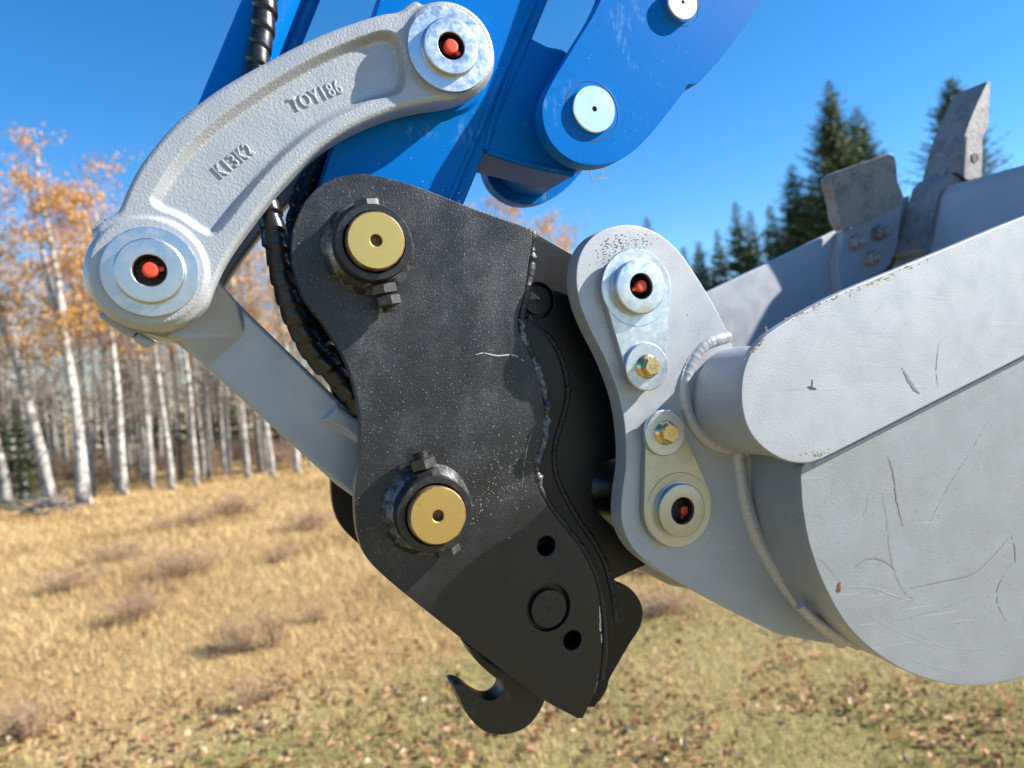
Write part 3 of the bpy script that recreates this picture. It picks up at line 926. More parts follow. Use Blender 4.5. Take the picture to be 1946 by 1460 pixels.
# ears
EAR = [(1165, 431), (1205, 428), (1245, 441), (1278, 466), (1303, 494), (1350, 568), (1386, 638, 1), (1420, 760, 1), (1440, 900, 1), (1470, 1040, 1), (1530, 1130, 1), (1606, 1222, 1), (1580, 1224), (1480, 1206, 1), (1392, 1162, 1), (1290, 1106), (1228, 1067), (1198, 1034), (1182, 992), (1182, 945), (1190, 880), (1187, 812), (1176, 752), (1150, 682), (1120, 622), (1101, 572), (1095, 525), (1104, 480), (1130, 447)]
EARO = outline(EAR, DEAR, 6)
part('ear', MB().prism(EARO, DEAR, DEAR + 0.019, 0.0012), 'bucket', bk)
part('ear', MB().prism(EARO, 0.768, 0.787, 0.0012), 'bucket', bk)
# welds
bead('weld_bead', [(1384, 640), (1340, 655), (1312, 690), (1299, 735), (1305, 785), (1330, 826), (1370, 848), (1420, 852)], DEAR + 0.0035, (12, 16), 'weld', bk, 0.03, seg=14, dd=DEAR + 0.001)
bead('weld_bead', [(1398, 840), (1404, 900), (1414, 955), (1432, 1010), (1460, 1065), (1500, 1125), (1540, 1168), (1600, 1216)], DEAR + 0.003, (16, 18), 'weld', bk, 0.08, seg=14)
bead('weld_bead', [(1520, 1150), (1550, 1178), (1590, 1205), (1630, 1228)], 0.552, 9, 'weld', bk, 0.2)
bead('weld_bead', [(1546, 882), (1600, 857), (1750, 780), (1946, 680), (2400, 448)], DSIDE + 0.0003, 3.2, 'bucket', bk, 0.3)

def retainer(c_big, r_big, c_small, r_small, hub, r_hub, r_bore, hubh, mat, plug_ang, plug_px, boltpx, washer_r, raise_px=0, sunk=0.0045):
    d0 = DEAR - 0.0075
    # teardrop outline
    A, B = Vector(P2(c_big[0], c_big[1], d0)), Vector(P2(c_small[0], c_small[1], d0))
    ra, rb = PR(c_big[0], d0, r_big), PR(c_small[0], d0, r_small)
    u = (B - A); L = u.length; u.normalize()
    base = math.atan2(u.y, u.x)
    al = math.acos((ra - rb) / L)
    pts = []
    for i in range(49):
        a = base + al + (2 * math.pi - 2 * al) * i / 48
        pts.append((A.x + ra * math.cos(a), A.y + ra * math.sin(a)))
    for i in range(25):
        a = base - al + 2 * al * i / 24
        pts.append((B.x + rb * math.cos(a), B.y + rb * math.sin(a)))
    o = part('pin_retainer', MB().prism(pts, d0, DEAR - 0.0006, 0.0009, [circle(P2(hub[0], hub[1], d0 - hubh), PR(hub[0], d0, r_bore + 8), 36)]), mat, bk)
    # turned hub with its bore
    dh = d0 - hubh
    c = P2(hub[0], hub[1], dh)
    rh, rbo = PR(hub[0], dh, r_hub), PR(hub[0], dh, r_bore)
    r2 = rh * 1.42
    mb = MB().lathe(c, [(rbo, DEAR - 0.0009), (rbo, dh + 0.001), (rbo * 1.06, dh), (rh - 0.0012, dh), (rh, dh + 0.001), (rh, d0 - 0.0006), (rh * 1.05, d0 - 0.0002), (r2 - 0.0006, d0 - 0.0006), (r2, d0 + 0.0002)], 64, cap0=False, cap1=False)
    part('hub', mb, mat, o, 40)
    part('bore', MB().lathe(c, [(rbo * 0.99, dh + 0.003), (rbo * 0.98, DEAR - 0.0008), (rbo * 0.1, DEAR - 0.0008)], 28, cap0=False), 'dark', o)
    plug(o, P2(plug_px[0], plug_px[1], dh + sunk), PR(hub[0], dh, 12 if sunk < 0.008 else 10), dh + sunk, plug_ang, 1.7)
    # washer and flanged bolt
    dw = d0 - 0.0045
    cw = P2(boltpx[0], boltpx[1], dw)
    rw = PR(boltpx[0], dw, washer_r)
    wsh = part('washer', MB().lathe(cw, [(rw * 0.3, dw), (rw - 0.0008, dw), (rw, dw + 0.0008), (rw, d0 - 0.0002)], 56), 'zinc', bk)
    q = PR(boltpx[0], dw, 1)
    mb = MB().lathe(cw, [(19 * q, dw - 0.0035), (21 * q, dw - 0.0022), (23.5 * q, dw - 0.0006), (23.5 * q, dw + 0.0006)], 36)
    ax = Vector((0, -1, 0))
    mb.turned((cw[0], dw, cw[1]), ax, [(19 * q, 0.0005), (19 * q, 0.0085), (16.4 * q, 0.0102)], 6, R(raise_px), side=(1, 0, 0))
    b = part('flange_bolt', mb, 'goldbolt', bk, 30)
    ps = P(boltpx[0], boltpx[1], dw - 0.0102)
    # grade marking on the head
    cu = text_mesh('8.8', (0, 0), dw - 0.0102, 10, 0, 0.0004, 0.9)
    w = max(p.x for p in cu.v) - min(p.x for p in cu.v); hh = max(p.z for p in cu.v) - min(p.z for p in cu.v)
    mx, mz = sum((min(p.x for p in cu.v), max(p.x for p in cu.v))) / 2, sum((min(p.z for p in cu.v), max(p.z for p in cu.v))) / 2
    s2 = 17 * q / w
    for p in cu.v:
        p.x, p.z = cw[0] + (p.x - mx) * s2, cw[1] + (p.z - mz) * s2
        p.y += 0.0001
    part('grade_mark', cu, 'goldbolt', b, 30)

retainer((1213, 550), 74, (1226, 697), 42, (1219, 544), 53, 24, 0.0085, 'zinc', R(205), (1219, 544), (1230, 697), 46, 12)
retainer((1290, 965), 76, (1263, 825), 41, (1298, 971), 51, 25, 0.0065, 'yzinc', R(250), (1301, 971), (1265, 823), 44, 35, 0.0105)
# pins between the ears
for px, rr, mt in (((1213, 550), 44, 'black_boss'), ((1290, 965), 62, 'black_boss')):
    c = P2(px[0], px[1], DEAR)
    r = PR(px[0], DEAR, rr)
    part('pin', MB().lathe(c, [(r * 1.15, DEAR + 0.0205), (r * 1.15, DEAR + 0.032), (r, DEAR + 0.033), (r, 0.767)], 44), mt, bk, 40)

# scratches and scuffs on the side plate
zs = DSIDE - 0.0003
for pts, wd, mt in (
        ([(1672, 915), (1685, 980), (1690, 1035), (1700, 1085), (1720, 1125), (1738, 1140)], 1.6, 'scratch'),
        ([(1688, 868), (1698, 900), (1704, 945), (1716, 1000)], 4.2, 'scratch'),
        ([(1600, 1115), (1660, 1118), (1700, 1132), (1742, 1144)], 1.5, 'scratch_light'),
        ([(1730, 1118), (1790, 1105), (1850, 1090), (1885, 1060), (1918, 1022)], 2.6, 'scratch'),
        ([(1922, 1018), (1929, 1040), (1930, 1070)], 3.2, 'scratch'),
        ([(1908, 1092), (1896, 1120), (1898, 1150), (1912, 1180)], 2.6, 'scratch'),
        ([(1625, 1078), (1650, 1062), (1680, 1066), (1705, 1086)], 3.0, 'scratch'),
        ([(1650, 1010), (1680, 990), (1715, 960)], 1.0, 'scratch_light'),
        ([(1552, 1058), (1575, 1078), (1592, 1100)], 1.4, 'scratch'),
        ([(1760, 1010), (1800, 930), (1850, 850), (1880, 795)], 0.9, 'scratch'),
        ([(1640, 985), (1648, 960), (1652, 935)], 1.0, 'scratch'),
        ([(1690, 1230), (1760, 1262), (1840, 1280)], 0.8, 'scratch_light'),
        ([(1640, 1160), (1720, 1205), (1830, 1240)], 0.8, 'scratch_light'),
        ([(1740, 1200), (1800, 1230), (1900, 1232)], 0.8, 'scratch_light'),
        ([(1700, 1180), (1780, 1160), (1860, 1130)], 0.7, 'scratch'),
        ([(1880, 960), (1925, 930), (1960, 905)], 0.9, 'scratch_light')):
    ribbon('paint_scratch', pts, zs, wd * 0.30, 'scuff' if mt == 'scratch' else mt, bk)
ribbon('rust_chip', [(1597, 1106), (1594, 1120), (1595, 1128)], zs, 4.0, 'rust', bk)
ribbon('paint_scratch', [(1715, 700), (1735, 735), (1748, 748)], DBAR - 0.0003, 3.0, 'scuff', bk)
ribbon('paint_scratch', [(1785, 650), (1780, 700), (1783, 740)], DBAR - 0.0003, 0.6, 'scuff', bk)
ribbon('paint_scratch', [(1545, 721), (1543, 738)], DBAR - 0.0003, 1.1, 'mark', bk)
ribbon('paint_scratch', [(1535, 735), (1551, 740)], DBAR - 0.0003, 2.6, 'mark', bk)

# dirt specks on the ear top, chipped paint along the bar's edge
sp = [(1165 + random.gauss(0, 34), 462 + random.gauss(0, 20), random.uniform(0.5, 1.6)) for i in range(230)]
specks('dirt_specks', [p for p in sp if 1113 < p[0] < 1250 and math.hypot(p[0] - 1205, p[1] - 535) < 96], DEAR - 0.00012, 'mark', bk)
sp = [(random.uniform(1110, 1380), random.uniform(450, 1150), random.uniform(0.4, 1.1)) for i in range(170)]
specks('dirt_specks', [p for p in sp if (p[0] > 1200 and p[1] > 1000) or (1285 < p[0] < 1340 and p[1] > 560 and p[1] < 660) or (1130 < p[0] < 1180 and 520 < p[1] < 640)], DEAR - 0.00012, 'mark', bk)
sp = []
for i in range(120):
    x = random.choice((random.gauss(1440, 8), random.gauss(1670, 40), random.gauss(1560, 40)))
    if x < 1452: y = 652 - (x - 1440) * 1.1 + random.uniform(1, 9)
    else: y = 555 - (x - 1600) * 0.42 + abs(random.gauss(2, 4)) + 3
    sp.append((x, y, random.uniform(0.6, 2.2)))
specks('paint_chips', sp, DBAR - 0.00012, M['twigdust'], bk)
sp = [(random.gauss(1555, 14), 868 - abs(random.gauss(0, 7)), random.uniform(0.5, 1.6)) for i in range(50)]
specks('paint_chips', [p for p in sp if p[0] < 1585 and p[1] < 868 - 0.45 * max(0, p[0] - 1560)], DBAR - 0.00012, M['twigdust'], bk)
sp = [(random.uniform(1550, 1940), random.uniform(900, 1280), random.uniform(0.3, 0.9)) for i in range(130)]
specks('dirt_specks', [p for p in sp if p[1] < 1180 or p[0] > 1720], DSIDE - 0.00012, 'mark', bk)

# side cutter bolted to the far side
DC2 = 0.925
SC = [(1579, 338), (1592, 326), (1688, 292, 1), (1698, 296), (1703, 315), (1706, 345), (1716, 372), (1714, 388), (1702, 397), (1608, 436, 1), (1597, 420), (1589, 380)]
s0 = P(1610, 436, DC2)
mb = MB()
rings = [[], [], []]
for x, y in smooth(SC, 5):
    d = DC2
    for it in range(12):                     # blade sheared so its face turns away from the sun into shade
        p = P(x, y, d)
        d = DC2 - 0.36 * (p.x - s0.x) - 0.22 * (p.z - s0.z)
    p = P(x, y, d)
    rings[0].append(p); rings[1].append(p)
flat = inset([(p.x, p.z) for p in rings[0]], 0.0015)
n = len(flat)
mb.v = [Vector((f[0], p.y - 0.0012, f[1])) for f, p in zip(flat, rings[0])] + [p.copy() for p in rings[0]] + [p + Vector((0, 0.022, 0)) for p in rings[0]]
r0, r1, r2 = list(range(n)), list(range(n, 2 * n)), list(range(2 * n, 3 * n))
mb.bridge(r0, r1); mb.bridge(r1, r2); mb.cap([r0]); mb.cap([r2])
part('side_cutter', mb, 'tooth', bk)
part('cutter_base', MB().prism(outline([(1606, 437, 1), (1714, 392, 1), (1706, 470, 1), (1690, 505, 1), (1600, 560, 1), (1590, 500, 1)], DC2 + 0.012, 3), DC2 + 0.012, DFS - 0.0005, 0.0015), 'bucket', bk)
for x, y in ((1632, 459), (1676, 441), (1661, 490)):
    p = P(x, y, DC2 + 0.002)
    q = PR(x, DC2, 1)
    o = part('bolt', MB().turned(p + Vector((0, -0.006, 0)), (0, 1, 0), [(8 * q, -0.012), (9 * q, -0.011), (9 * q, 0.006)], 14), 'edge', bk, 30)
    part('nut', MB().turned(p + Vector((0, -0.006, 0)), (0, 1, 0), [(13 * q, 0.0), (15 * q, 0.002), (15 * q, 0.0175)], 6, R(20)), 'edge', o, 20)

# teeth on the lip, each with its adapter
def tooth(dn):
    k = 0.885 / dn
    m = lambda pts: [(*kf(p[0], p[1], k), *p[2:]) for p in pts]
    near = [(1814, 327, 1), (1824, 285), (1838, 240), (1858, 192), (1876, 155, 1), (1884, 156, 1), (1881, 205), (1878, 243), (1869, 262), (1868, 310), (1866, 341, 1), (1850, 346), (1832, 338)]
    far_s = 0.94
    o0 = outline(m(near), dn, 4)
    mb = MB()
    cx = sum(p[0] for p in o0) / len(o0); cy = sum(p[1] for p in o0) / len(o0)
    tip = o0[16]
    r0 = mb.ring(inset(o0, 0.0015), dn); r1 = mb.ring(o0, dn + 0.002); r2 = mb.ring(o0, dn + 0.060); r3 = mb.ring(inset(o0, 0.0015), dn + 0.062)
    mb.bridge(r0, r1); mb.bridge(r1, r2); mb.bridge(r2, r3); mb.cap([r0]); mb.cap([r3])
    t = part('tooth', mb, 'tooth', bk, 40)
    ctr = P(*kf(1852, 300, k), dn)
    part('pin_hole', MB().lathe((ctr.x, ctr.z), [(0.0085, dn - 0.0008), (0.0075, dn - 0.0012), (0.0062, dn - 0.0005), (0.0055, dn + 0.001)], 20), 'mark', t)
    ad = [(1790, 345, 1), (1802, 331, 1), (1818, 327), (1842, 346, 1), (1832, 356), (1824, 380), (1806, 478, 1), (1766, 484), (1752, 470), (1774, 405)]
    part('tooth_adapter', MB().prism(outline(m(ad), dn + 0.004, 4), dn + 0.004, dn + 0.060, 0.002), 'tooth', bk, 40)
    gp = [P(*kf(x, y, k), dn + 0.002) for x, y in smooth([(1866, 343), (1850, 348), (1832, 340), (1813, 328)], 5, closed=False)] + [P(*kf(1812, 329, k), dn + 0.061)]
    part('gap_shade', MB().tube(gp, 0.0022, 6), 'mark', t, 60)  # dark bead standing in for the shaded gap between tooth and adapter
tooth(0.885)
tooth(0.755)
tooth(0.625)
# lip plate carrying the teeth
lipp = [kf(x, y, DSIDE / DFS) for x, y in ((2783, 276), (2560, 735))]
lo = [(1682, 545), (1706, 484), (1722, 395), (1731, 373), (1738, 376), (1734, 420), (1718, 490), (1694, 550)]
part('cutting_lip', MB().prism([P2(x, y, DFS) for x, y in lo], DSIDE + 0.01, DFS - 0.001, 0.0), 'bucket', bk, 40)

# =================================================================== THE PLACE: field, wood, spruces
def world_at(x, D, z=0.0):
    """world point at distance D in front of the camera, height z, seen in photo column x"""
    u = (x - CX) / FPX
    return Vector(((u * D - (EYE.z - z) * math.sin(ROLL)) / math.cos(ROLL), D, z))

def ground_at(x, y):
    u, v = (x - CX) / FPX, (CY - y) / FPX
    dr = FW + XC * u + YC * v
    t = -EYE.z / dr.z
    return EYE + dr * t

def tip_at(x, y, D):
    u, v = (x - CX) / FPX, (CY - y) / FPX
    return EYE + (FW + XC * u + YC * v) * D

# ---- ground sheet
gx = np.concatenate([-np.geomspace(9, 900, 26)[::-1], np.linspace(-8.8, 8.8, 60), np.geomspace(9, 900, 26)])
gy = np.concatenate([-np.geomspace(1, 300, 14)[::-1], np.linspace(-0.8, 18, 70), np.geomspace(18.4, 1500, 30)])
gv, gf = [], []
for yy in gy:
    for xx in gx:
        b = 1.0 if (abs(xx) < 30 and 0 < yy < 40) else 0.0
        far = min(1, max(0, (yy - 4) / 6))
        z = b * (0.018 * mnoise.noise(Vector((xx * 1.3, yy * 1.3, 0))) + 0.07 * far * mnoise.noise(Vector((xx * 0.55, yy * 0.55, 4))))
        gv.append((xx, yy, z))
nx = len(gx)
for j in range(len(gy) - 1):
    for i in range(nx - 1):
        gf.append([j * nx + i, j * nx + i + 1, (j + 1) * nx + i + 1, (j + 1) * nx + i])
me = bpy.data.meshes.new('ground'); me.from_pydata(gv, [], gf); me.shade_smooth()
ground = bpy.data.objects.new('ground', me); COL.objects.link(ground); ground['kind'] = 'structure'
k = Mat('dry_field', (0.50, 0.34, 0.15), 0.95, 0, 0.1)
k.mix(k.ramp(k.noise(1.1, 5, 0.65), 0.40, 0.62, 0, 0.8), (0.50, 0.36, 0.16))
k.mix(k.ramp(k.noise(2.6, 5, 0.7), 0.54, 0.70, 0, 0.7), (0.25, 0.165, 0.075))
sx = nd(k.nt, 'ShaderNodeSeparateXYZ'); k.nt.links.new(k.tc.outputs['Object'], sx.inputs[0])
near = k.math('SUBTRACT', sx.outputs[1], k.math('MULTIPLY', sx.outputs[0], 0.42))
near = k.math('ADD', near, k.math('MULTIPLY', k.noise(0.9, 4), 1.8))
lawn = k.ramp(near, 4.6, 6.0, 1.0, 0.0)
k.mix(lawn, (0.42, 0.325, 0.15))
k.mix(k.math('MULTIPLY', lawn, k.ramp(k.noise(1.7, 4, 0.6), 0.50, 0.66, 0, 0.6)), (0.27, 0.25, 0.095))
k.mix(k.ramp(k.noise(38, 4, 0.75), 0.50, 0.66, 0, 0.55), (0.13, 0.09, 0.045))
k.bump(k.noise(60, 4, 0.75), 0.8, 0.02)
M['field'] = k.m
me.materials.append(k.m)

def gz(x, y):
    far = min(1, max(0, (y - 4) / 6))
    return 0.018 * mnoise.noise(Vector((x * 1.3, y * 1.3, 0))) + 0.07 * far * mnoise.noise(Vector((x * 0.55, y * 0.55, 4)))

def is_lawn(x, y):
    return y - 0.42 * x + 1.8 * (0.5 + 0.5 * mnoise.noise(Vector((x * 0.9, y * 0.9, 0.3)))) < 5.2

# material whose colour comes from a per-face colour stored in the mesh (each blade or leaf its own tint)
def tint_mat(name, rough=0.8, trans=0.0, spec=0.2):
    m = bpy.data.materials.new(name); m.use_nodes = True
    nt = m.node_tree
    b = nt.nodes['Principled BSDF']
    at = nt.nodes.new('ShaderNodeVertexColor'); at.layer_name = 'tint'
    nt.links.new(at.outputs[0], b.inputs['Base Color'])
    b.inputs['Roughness'].default_value = rough
    b.inputs['Specular IOR Level'].default_value = spec
    if trans:
        tr = nt.nodes.new('ShaderNodeBsdfTranslucent'); mx = nt.nodes.new('ShaderNodeMixShader')
        nt.links.new(at.outputs[0], tr.inputs[0]); mx.inputs[0].default_value = trans
        nt.links.new(b.outputs[0], mx.inputs[1]); nt.links.new(tr.outputs[0], mx.inputs[2])
        nt.links.new(mx.outputs[0], nt.nodes['Material Output'].inputs[0])
    return m
M['grass'] = tint_mat('grass_blades', 0.7, 0.25)
M['leaf'] = tint_mat('leaves', 0.6, 0.30)
M['needle'] = tint_mat('spruce_needles', 0.6, 0.10, 0.3)

def np_mesh(name, V, F, cols, mat):
    """V (n,3), F (m,k) all faces the same size, cols (m,3) per face"""
    me = bpy.data.meshes.new(name)
    n, (m, kk) = len(V), F.shape
    me.vertices.add(n); me.vertices.foreach_set('co', np.ascontiguousarray(V, np.float32).ravel())
    me.loops.add(m * kk); me.loops.foreach_set('vertex_index', np.ascontiguousarray(F, np.int32).ravel())
    me.polygons.add(m)
    me.polygons.foreach_set('loop_start', np.arange(0, m * kk, kk, dtype=np.int32))
    me.update(calc_edges=True)
    ca = me.color_attributes.new('tint', 'FLOAT_COLOR', 'CORNER')
    c4 = np.ones((m, kk, 4), np.float32); c4[:, :, :3] = cols[:, None, :] * (1.0 if mat is M['needle'] else 0.80)
    ca.data.foreach_set('color', c4.ravel())
    me.materials.append(mat)
    return me

def blades(px, py, pz, h, wd, lean, cols, name):
    n = len(px)
    a = rng.uniform(0, 2 * np.pi, n); b = rng.uniform(0, 2 * np.pi, n)
    dx, dy = np.cos(a) * wd, np.sin(a) * wd
    lx, ly = np.cos(b) * lean * h, np.sin(b) * lean * h
    V = np.empty((n, 5, 3))
    V[:, 0] = np.stack([px - dx, py - dy, pz], 1); V[:, 1] = np.stack([px + dx, py + dy, pz], 1)
    V[:, 2] = np.stack([px + dx * 0.7 + lx * 0.35, py + dy * 0.7 + ly * 0.35, pz + h * 0.6], 1)
    V[:, 3] = np.stack([px - dx * 0.7 + lx * 0.35, py - dy * 0.7 + ly * 0.35, pz + h * 0.6], 1)
    V[:, 4] = np.stack([px + lx, py + ly, pz + h], 1)
    i = np.arange(n) * 5
    F = np.concatenate([np.stack([i, i + 1, i + 2], 1), np.stack([i, i + 2, i + 3], 1), np.stack([i + 3, i + 2, i + 4], 1)])
    return np_mesh(name, V.reshape(-1, 3), F, np.concatenate([cols] * 3), M['grass'])

def scatter_view(n, d0, d1, power=1.0, xl=-420, xr=2370):
    D = d0 + (d1 - d0) * rng.uniform(0, 1, n) ** power
    u = (rng.uniform(xl, xr, n) - CX) / FPX
    X = (u * D - EYE.z * math.sin(ROLL)) / math.cos(ROLL)
    return X, D

# lawn
X, Y = scatter_view(120000, 2.5, 6.6, 0.9)
keep = np.array([is_lawn(a, b) for a, b in zip(X, Y)])
X, Y = X[keep], Y[keep]
Z = np.array([gz(a, b) for a, b in zip(X, Y)])
pat = np.array([mnoise.noise(Vector((a * 0.9, b * 0.9, 7))) for a, b in zip(X, Y)])
t = np.clip(0.32 + pat * 0.9 + rng.normal(0, 0.28, len(X)), 0, 1)[:, None]
gp_ = ground_at(480, 1445)
gr = np.exp(-(((X - gp_.x) / 0.22) ** 2 + ((Y - gp_.y) / 0.16) ** 2))[:, None]      # fresh green tuft
cols = (1 - t) * np.array([0.70, 0.55, 0.25]) + t * np.array([0.42, 0.38, 0.12])
cols = cols * (1 - 0.8 * gr) + 0.8 * gr * np.array([0.24, 0.36, 0.08])
cols *= rng.uniform(0.7, 1.25, (len(X), 1))
me = blades(X, Y, Z - 0.004, rng.uniform(0.02, 0.055, len(X)), rng.uniform(0.0012, 0.0026, len(X)), rng.uniform(0.2, 1.3, len(X)), cols, 'lawn_grass')
o = bpy.data.objects.new('lawn_grass', me); COL.objects.link(o); tag(o, 'short olive and yellow grass in the foreground', 'grass', kind='stuff')
# tall dry grass
X, Y = scatter_view(210000, 3.0, 17.5, 1.15)
keep = np.array([not is_lawn(a, b) for a, b in zip(X, Y)])
X, Y = X[keep], Y[keep]
Z = np.array([gz(a, b) for a, b in zip(X, Y)])
pat = np.array([mnoise.noise(Vector((a * 0.8, b * 0.8, 2))) for a, b in zip(X, Y)])
pat2 = np.array([mnoise.noise(Vector((a * 0.45, b * 1.1, 12))) for a, b in zip(X, Y)])
t = np.clip(0.30 + pat * 0.7 + pat2 * 0.9 + rng.normal(0, 0.22, len(X)), 0, 1)[:, None]
cols = (1 - t) * np.array([0.78, 0.565, 0.27]) + t * np.array([0.46, 0.295, 0.125])
cols *= rng.uniform(0.75, 1.2, (len(X), 1))
hgt = rng.uniform(0.03, 0.105, len(X)) * np.clip((Y - 2.0) / 3.5, 0.35, 1.0) * (0.75 + 0.6 * np.clip(pat + 0.3, 0, 1))
me = blades(X, Y, Z - 0.006, hgt, rng.uniform(0.002, 0.0045, len(X)) * np.clip(Y / 7, 0.8, 2.0), rng.uniform(0.2, 1.1, len(X)), cols, 'dry_grass')
o = bpy.data.objects.new('dry_grass', me); COL.objects.link(o); tag(o, 'tall straw coloured dry grass covering the field', 'grass', kind='stuff')

# ---- fallen leaves
def leaf_verts(sz, curl, el):
    pts = [(0, -0.55, 0.0), (0.30, -0.25, 0.5), (0.42, 0.08, 0.7), (0.24, 0.40, 0.45), (0, 0.60, 0.15), (-0.24, 0.40, 0.4), (-0.42, 0.08, 0.75), (-0.30, -0.25, 0.45), (0, 0.0, 0.0)]
    return [(x * sz * el, y * sz, z * sz * curl) for x, y, z in pts]
LF = [[8, i, (i + 1) % 8] for i in range(8)]
leaf_cols = {'tan': (0.54, 0.32, 0.18), 'russet': (0.38, 0.18, 0.085), 'cream': (0.64, 0.48, 0.31)}
leaf_meshes = []
for kind, c in leaf_cols.items():
    for q in range(3):
        me = np_mesh('fallen_leaf', np.array(leaf_verts(0.031, 0.35 + 0.3 * q, 0.85 + 0.12 * q)), np.array(LF), np.tile(np.array(c) * (0.85 + 0.15 * q), (8, 1)), M['leaf'])
        leaf_meshes.append((kind, me))
lab = {'tan': 'dry tan leaf lying on the foreground grass', 'russet': 'dark russet leaf lying on the foreground grass', 'cream': 'pale cream leaf lying on the foreground grass'}
spots = []
while len(spots) < 1250:
    x, y = random.uniform(-20, 1966), random.uniform(1160, 1480)
    lim = 1400 - 0.155 * x
    if y < lim and random.random() > 0.22 + 0.5 * max(0, 1 - (lim - y) / 90): continue
    if 880 < x < 1180 and y < 1330: continue
    if x > 1560 and y < 1290: continue
    p = ground_at(x, y)
    if mnoise.noise(Vector((p.x * 1.6, p.y * 1.6, 5))) < -0.15 + random.uniform(-0.3, 0.2): continue
    spots.append(p)
spots.sort(key=lambda p: p.y)
VV, FF, CC = [], [], []
n0 = 0
for i, p in enumerate(spots):
    kind, me = leaf_meshes[random.choices(range(9), [5, 5, 5, 2.6, 2.6, 2.6, 1.2, 1.2, 1.2])[0]]
    rot = Matrix.Rotation(random.uniform(0, 6.28), 4, 'Z') @ Matrix.Rotation(random.uniform(-0.9, 0.9), 4, 'X') @ Matrix.Rotation(random.uniform(-0.6, 0.6), 4, 'Y')
    sc = random.uniform(0.7, 1.25)
    lawnz = gz(p.x, p.y) + random.uniform(0.012, 0.04)
    if i < 300:
        o = bpy.data.objects.new('fallen_leaf', me); COL.objects.link(o)
        o.matrix_world = Matrix.Translation((p.x, p.y, lawnz)) @ rot @ Matrix.Scale(sc, 4)
        tag(o, lab[kind], 'leaf', 'nearest fallen leaves, ' + kind)
    else:
        mw = Matrix.Translation((p.x, p.y, lawnz)) @ rot @ Matrix.Scale(sc, 4)
        vs = [mw @ v.co for v in me.vertices]
        VV += [tuple(v) for v in vs]; FF += [[n0 + a for a in f] for f in LF]; n0 += 9
        CC += [np.array(leaf_cols[kind]) * random.uniform(0.75, 1.15)] * 8
me = np_mesh('leaf_litter', np.array(VV), np.array(FF), np.array(CC), M['leaf'])
o = bpy.data.objects.new('leaf_litter', me); COL.objects.link(o); tag(o, 'scattered small autumn leaves farther back on the grass', 'leaves', kind='stuff')

# ---- dead brown shrubs in the field
k = Mat('shrub_twigs', (0.42, 0.285, 0.185), 0.9, 0, 0.1)
k.mix(k.ramp(k.noise(6, 3), 0.4, 0.7, 0, 0.7), (0.28, 0.18, 0.125))
M['twig'] = k.m
def twig_lines(n, wd, h, seed, thick=0.003, upright=0.5):
    rs = random.Random(seed)
    v, f = [], []
    def stick(p, q, r):
        d = (q - p)
        if d.length < 1e-6: return
        s1 = d.cross(Vector((rs.uniform(-1, 1), rs.uniform(-1, 1), rs.uniform(-1, 1)))).normalized()
        s2 = d.cross(s1).normalized()
        o = len(v)
        for a in range(3):
            an = a * 2.094
            v.append(p + (s1 * math.cos(an) + s2 * math.sin(an)) * r)
        v.append(q)
        f.extend([[o, o + 1, o + 3], [o + 1, o + 2, o + 3], [o + 2, o, o + 3]])
    for i in range(n):
        a = rs.uniform(0, 6.283); rr = abs(rs.gauss(0, 0.35)) * wd * 0.5
        base = Vector((math.cos(a) * rr, math.sin(a) * rr * 0.7, -0.01))
        out = Vector((math.cos(a), math.sin(a) * 0.8, 0)) * rs.uniform(0, 1 - upright)
        tip = base + Vector((out.x * wd * 0.5 + rs.gauss(0, 0.05), out.y * wd * 0.5 + rs.gauss(0, 0.05), h * rs.uniform(0.45, 1.0)))
        stick(base, tip, thick)
        for j in range(5):
            t0 = rs.uniform(0.3, 0.9)
            b = base.lerp(tip, t0)
            q = b + Vector((rs.gauss(0, 0.16) * wd, rs.gauss(0, 0.16) * wd, h * rs.uniform(0.05, 0.3)))
            stick(b, q, thick * 0.6)
    me = bpy.data.meshes.new('twigs')
    me.from_pydata([tuple(p) for p in v], [], f)
    me.materials.append(M['twig'])
    return me
shrubs = [(345, 1092, 150, 70, 90, 0.2, 'wide dark brown dead shrub, largest in the middle of the field'),
          (262, 1182, 130, 80, 80, 0.3, 'brown dead shrub below the widest one, casting a shadow to its left'),
          (520, 1228, 70, 110, 34, 0.7, 'tall thin dead shrub with upright stems at left of the coupler'),
          (445, 1232, 110, 80, 50, 0.5, 'loose brown shrub beside the tall thin upright shrub'),
          (450, 975, 110, 45, 60, 0.3, 'low brownish shrub tuft just in front of the birch wood'),
          (592, 1005, 110, 45, 60, 0.3, 'low brown shrub next to the left edge of the coupler'),
          (130, 1120, 140, 60, 60, 0.2, 'faint low shrub at left, level with the widest shrub'),
          (215, 1070, 120, 45, 50, 0.2, 'flat brown tuft left of the widest dead shrub'),
          (48, 1405, 120, 90, 60, 0.4, 'brown dead shrub at the lower left corner'),
          (464, 1352, 40, 80, 26, 0.9, 'narrow upright bunch of dead stems low in the grass'),
          (512, 1330, 40, 40, 20, 0.5, 'small dark tuft right of the narrow upright stems'),
          (345, 1000, 110, 40, 50, 0.2, 'low tuft in the grass behind the widest shrub'),
          (530, 1068, 90, 45, 40, 0.4, 'small brown shrub left of the lower gold pin'),
          (600, 1180, 60, 45, 26, 0.4, 'little brown tuft under the sloping coupler edge'),
          (1262, 1165, 130, 50, 70, 0.2, 'dark low shrub behind the gap between coupler and bucket'),
          (1215, 1090, 120, 40, 50, 0.2, 'low brown shrub farther back in the coupler and bucket gap')]
